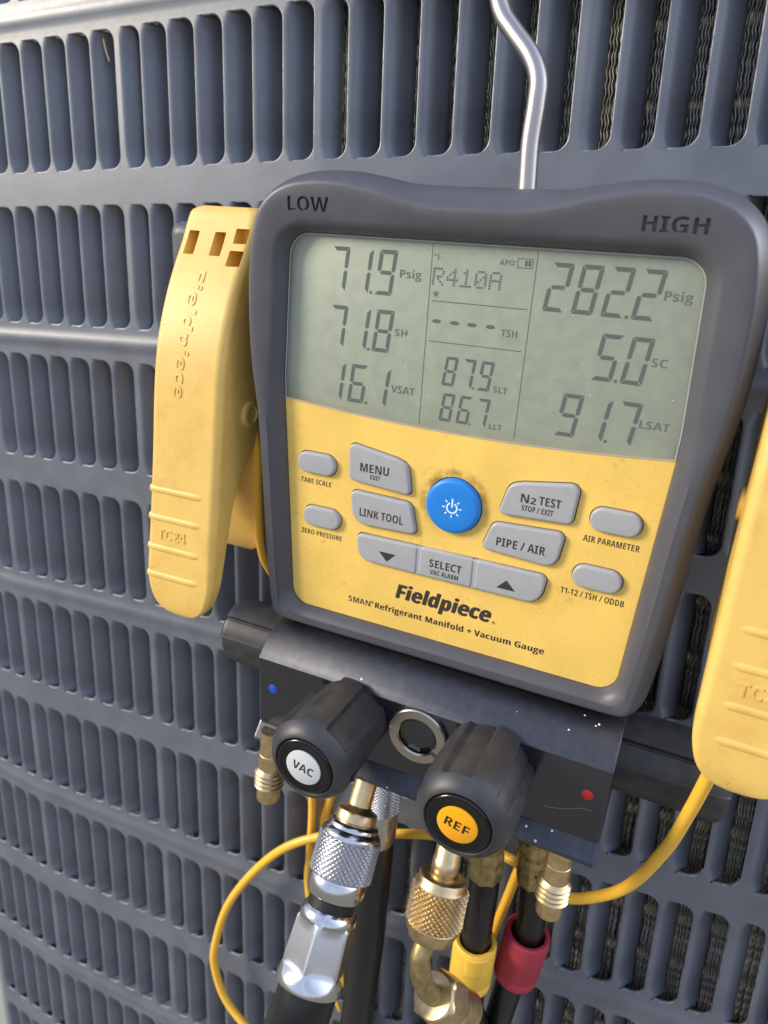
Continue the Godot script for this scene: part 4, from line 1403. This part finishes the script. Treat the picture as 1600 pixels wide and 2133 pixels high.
func hoses() -> void:
	var grp := "hoses under the gauge"
	# 1: black vacuum hose with a chrome coupling, front left
	var o := thing("charging_hose", "thick black hose with a chrome knurled coupling and long hex sleeve under the VAC knob", "hose", DEV, grp)
	var p := Vector3(-20, -130, 14)
	var d := Vector3(0, -0.831, 0.556)
	turned("brass_stub", [Vector2(4.5, -14), Vector2(4.5, 7.6), Vector2(4.9, 8.0), Vector2(5.6, 9.0), Vector2(7.6, 9.6), Vector2(7.9, 10.2), Vector2(7.9, 13.2), Vector2(7.5, 13.6), Vector2(7.5, 15)], p, d, M.brass, o)
	turned("collar", [Vector2(8.2, 13.8), Vector2(9.4, 14.2), Vector2(9.8, 14.8), Vector2(9.8, 16.0), Vector2(11.2, 17.2), Vector2(11.6, 18.4), Vector2(11.4, 19.4)], p, d, M.chrome, o)
	var kn := Mb.new()
	knurl(kn, p, d, 11.7, 18.8, 34.0, 34, 0.75)
	var kr := pm("knurled_ring", kn, M.chrome_worn, o)
	turned("band", [Vector2(11.0, 33.8), Vector2(11.3, 34.4), Vector2(11.2, 37.6), Vector2(10.6, 40.4), Vector2(9.8, 41.4), Vector2(8.4, 41.6)], p, d, M.chrome, kr)
	turned("seal", [Vector2(9.0, 41.2), Vector2(9.0, 45.4)], p, d, M.seal_black, o)
	var hexed := func(r, t, h):
		var flat_ := smoothstep(48.7, 49.8, h) * smoothstep(69.5, 64.5, h)
		var a := fposmod(t + 0.62, TAU / 6.0) - TAU / 12.0
		return lerpf(r, (r * 0.925) / cos(a), flat_)
	var hp := [Vector2(8.6, 44.6), Vector2(9.6, 44.9), Vector2(10.4, 45.8), Vector2(10.9, 47.2), Vector2(11.0, 48.4), Vector2(11.0, 48.9), Vector2(11.0, 49.4), Vector2(11.0, 50.2)]
	for i in 5: hp.append(Vector2(11.0 + 0.14 * (i + 1), 53.0 + i * 2.8))
	for q in [Vector2(11.75, 65.4), Vector2(11.9, 66.2), Vector2(12.1, 66.8), Vector2(12.7, 69.0), Vector2(13.0, 71.0), Vector2(12.8, 72.4), Vector2(12.0, 73.2), Vector2(11.2, 73.3)]: hp.append(q)
	turned("hex_sleeve", hp, p, d, M.chrome, o, 120, hexed)
	var tube := Mb.new()
	sweep(tube, smooth_path([p + d * 70, p + d * 80, Vector3(-21.5, -204, 61), Vector3(-24.5, -222, 67), Vector3(-28, -245, 70), Vector3(-32, -275, 70)], 3.0), 11.1, 36)
	pm("hose", tube, M.hose_black, o)
	# 2: brass knurled coupling with bent tube and hex nut, front middle
	o = thing("brass_coupling", "brass knurled coupling with bent tube and hex nut under the REF knob", "coupling", DEV, grp)
	p = Vector3(16.5, -141, 15)
	d = Vector3(0, -0.906, 0.423)
	turned("brass_stub", [Vector2(4.9, -20), Vector2(4.9, 5.4), Vector2(5.2, 5.8), Vector2(5.2, 9.6), Vector2(5.0, 10), Vector2(5.0, 13)], p, d, M.brass, o)
	turned("collar", [Vector2(6.2, 11.4), Vector2(8.6, 11.8), Vector2(9.1, 12.4), Vector2(9.1, 14.2), Vector2(9.6, 14.8), Vector2(9.8, 15.6)], p, d, M.brass, o)
	kn = Mb.new()
	knurl(kn, p, d, 10.3, 15.0, 29.6, 29, 0.75)
	kr = pm("knurled_ring", kn, M.brass, o)
	turned("cone", [Vector2(9.8, 29.4), Vector2(10.2, 29.8), Vector2(9.6, 31.6), Vector2(8.0, 35.0), Vector2(7.2, 35.4), Vector2(4.0, 35.5)], p, d, M.brass, kr)
	var bt := Mb.new()
	var bend := [p + d * 33, Vector3(15.2, -178.0, 34.0), Vector3(16.2, -184.0, 35.6), Vector3(17.7, -191.4, 34.6), Vector3(19.3, -198.2, 31.8), Vector3(21.2, -203.5, 28.4), Vector3(23.0, -207.5, 25.4)]
	sweep(bt, smooth_path(bend, 1.2), 3.9, 26)
	pm("bent_tube", bt, M.brass_dull, o)
	var nd := Vector3(0.36, -0.76, -0.54).normalized()
	var nc := Vector3(20.4, -201.6, 29.8)
	var hx := func(r, t, h):
		var a := fposmod(t + 0.25, TAU / 6.0) - TAU / 12.0
		return minf(r, 8.85 / cos(a)) if h > 0.3 else r
	turned("hex_nut", [Vector2(3.9, -0.4), Vector2(6.2, -0.38), Vector2(8.0, -0.2), Vector2(8.7, 0.4), Vector2(10.2, 1.6), Vector2(10.2, 11), Vector2(9.2, 12.4), Vector2(6.5, 12.6)], nc, nd, M.brass, o, 96, hx)
	turned("union", [Vector2(6.4, 12.4), Vector2(6.4, 17), Vector2(7.6, 17.4), Vector2(7.6, 28)], nc, nd, M.brass, o)
	# 3: rear black hose with grey knurled coupling, behind the chrome one
	o = thing("charging_hose", "black hose with grey knurled coupling hanging straight down behind the chrome coupling", "hose", DEV, grp)
	p = Vector3(-26.0, -122, -18)
	d = Vector3(-0.02, -1, 0)
	kn = Mb.new()
	knurl(kn, p, d, 9.3, 26, 48, 34, 0.4)
	pm("knurled_ring", kn, M.chrome_worn, o)
	turned("stub", [Vector2(5.0, -4), Vector2(5.0, 26.5)], p, d, M.brass, o)
	turned("ferrule", [Vector2(8.9, 48), Vector2(8.4, 52), Vector2(8.8, 53), Vector2(8.8, 66), Vector2(8.3, 67)], p, d, M.chrome_worn, o)
	tube = Mb.new()
	sweep(tube, smooth_path([p + d * 60, Vector3(-27.3, -193.6, -18), Vector3(-27.9, -220.8, -18), Vector3(-28.8, -256.3, -18), Vector3(-30.8, -295.7, -18), Vector3(-33.1, -338.5, -18), Vector3(-35.9, -381.2, -18)], 4.0), 8.4, 28)
	pm("hose", tube, M.hose_black, o)
	# 4 and 5: black hoses with a yellow and a red sleeve
	for w in [["black hose with a yellow plastic sleeve hanging behind the brass coupling", M.sleeve_yellow, [Vector3(23.0, -122, -13), Vector3(23.8, -160, -14), Vector3(24.8, -175.9, -14), Vector3(25.4, -189.8, -13), Vector3(25.2, -206.7, -13), Vector3(25.0, -231.6, -13), Vector3(25.4, -255.3, -13), Vector3(30.1, -270, -13), Vector3(38.1, -293, -13), Vector3(48, -320, -13)], Vector3(25.0, -217.5, -13), Vector3(-0.01, -1, 0), 26.5, 9.5],
			["black hose with a dark red plastic sleeve, right of the yellow sleeve", M.sleeve_red, [Vector3(41.2, -122, -24), Vector3(42.1, -163.2, -24), Vector3(43.2, -173.1, -24), Vector3(44.6, -188, -24), Vector3(45.4, -209.2, -24), Vector3(43.3, -227.5, -24), Vector3(41.6, -242.3, -24), Vector3(38.4, -273.8, -24), Vector3(35.5, -310, -24)], Vector3(45.2, -213.5, -24), Vector3(-0.095, -0.995, 0), 28.5, 10.0]]:
		o = thing("charging_hose", w[0], "hose", DEV, grp)
		tube = Mb.new()
		sweep(tube, smooth_path(w[2], 3.0), 6.3, 26)
		pm("hose", tube, M.hose_black, o)
		var a: Vector3 = w[2][1]
		var fp := []
		for i in 5:
			var h := -22.0 + i * 10.0 / 1.35
			fp.append(Vector2(6.7, h)); fp.append(Vector2(7.5, h + 1.4)); fp.append(Vector2(7.6, h + 4.6)); fp.append(Vector2(6.8, h + 6.4))
		fp.append(Vector2(6.9, 15.4)); fp.append(Vector2(7.3, 16.5)); fp.append(Vector2(7.2, 22.0)); fp.append(Vector2(6.3, 23.5))
		var crimp := func(r, t, h): return r - 0.5 * absf(sin(t * 4.0))
		turned("crimped_ferrule", fp, a + Vector3(0, 2, 0), Vector3(0.05, -1, 0), M.brass_dull, o, 64, crimp)
		var L: float = w[5]
		var R: float = w[6]
		var sl := Mb.new()
		lathe(sl, [Vector2(R - 2.8, 2.0), Vector2(R - 2.3, 0.3), Vector2(R - 0.9, 0), Vector2(R - 0.2, 0.7), Vector2(R, 2), Vector2(R, L - 6.2), Vector2(R - 0.25, L - 5.9), Vector2(R - 0.25, L - 5.6), Vector2(R, L - 5.3), Vector2(R - 0.2, L - 1), Vector2(R - 1, L), Vector2(R - 2.6, L)], w[3], w[4], 48, null, false)
		var slot := pm("sleeve", sl, w[1], o)
		# the split of the sleeve, standing a little proud
		var tab := Mb.new()
		var ring: Array[PackedVector3Array] = []
		var bs := basis_along(w[4])
		for q in [[R - 0.3, 1.2], [R + 0.55, 1.6], [R + 0.6, 2.2], [R + 0.6, 10.6], [R + 0.5, 11.4], [R - 0.3, 11.8]]:
			var row := PackedVector3Array()
			for k in 13:
				var t := -PI / 2 + lerpf(-0.15, 1.0, k / 12.0)
				var ed := 0.5 if k in [0, 12] else 0.0
				var dir := (Vector3.BACK * cos(t + PI / 2) + Vector3.RIGHT * sin(t + PI / 2))
				row.append(w[3] + w[4] * q[1] + dir * (q[0] - ed))
			ring.append(row)
		for i in ring.size() - 1: ring_quads(tab, ring[i], ring[i + 1], 1, false)
		tab.close(Vector3.BACK)
		if w[1] == M.sleeve_yellow: pm("sleeve_flap", tab, w[1], slot)
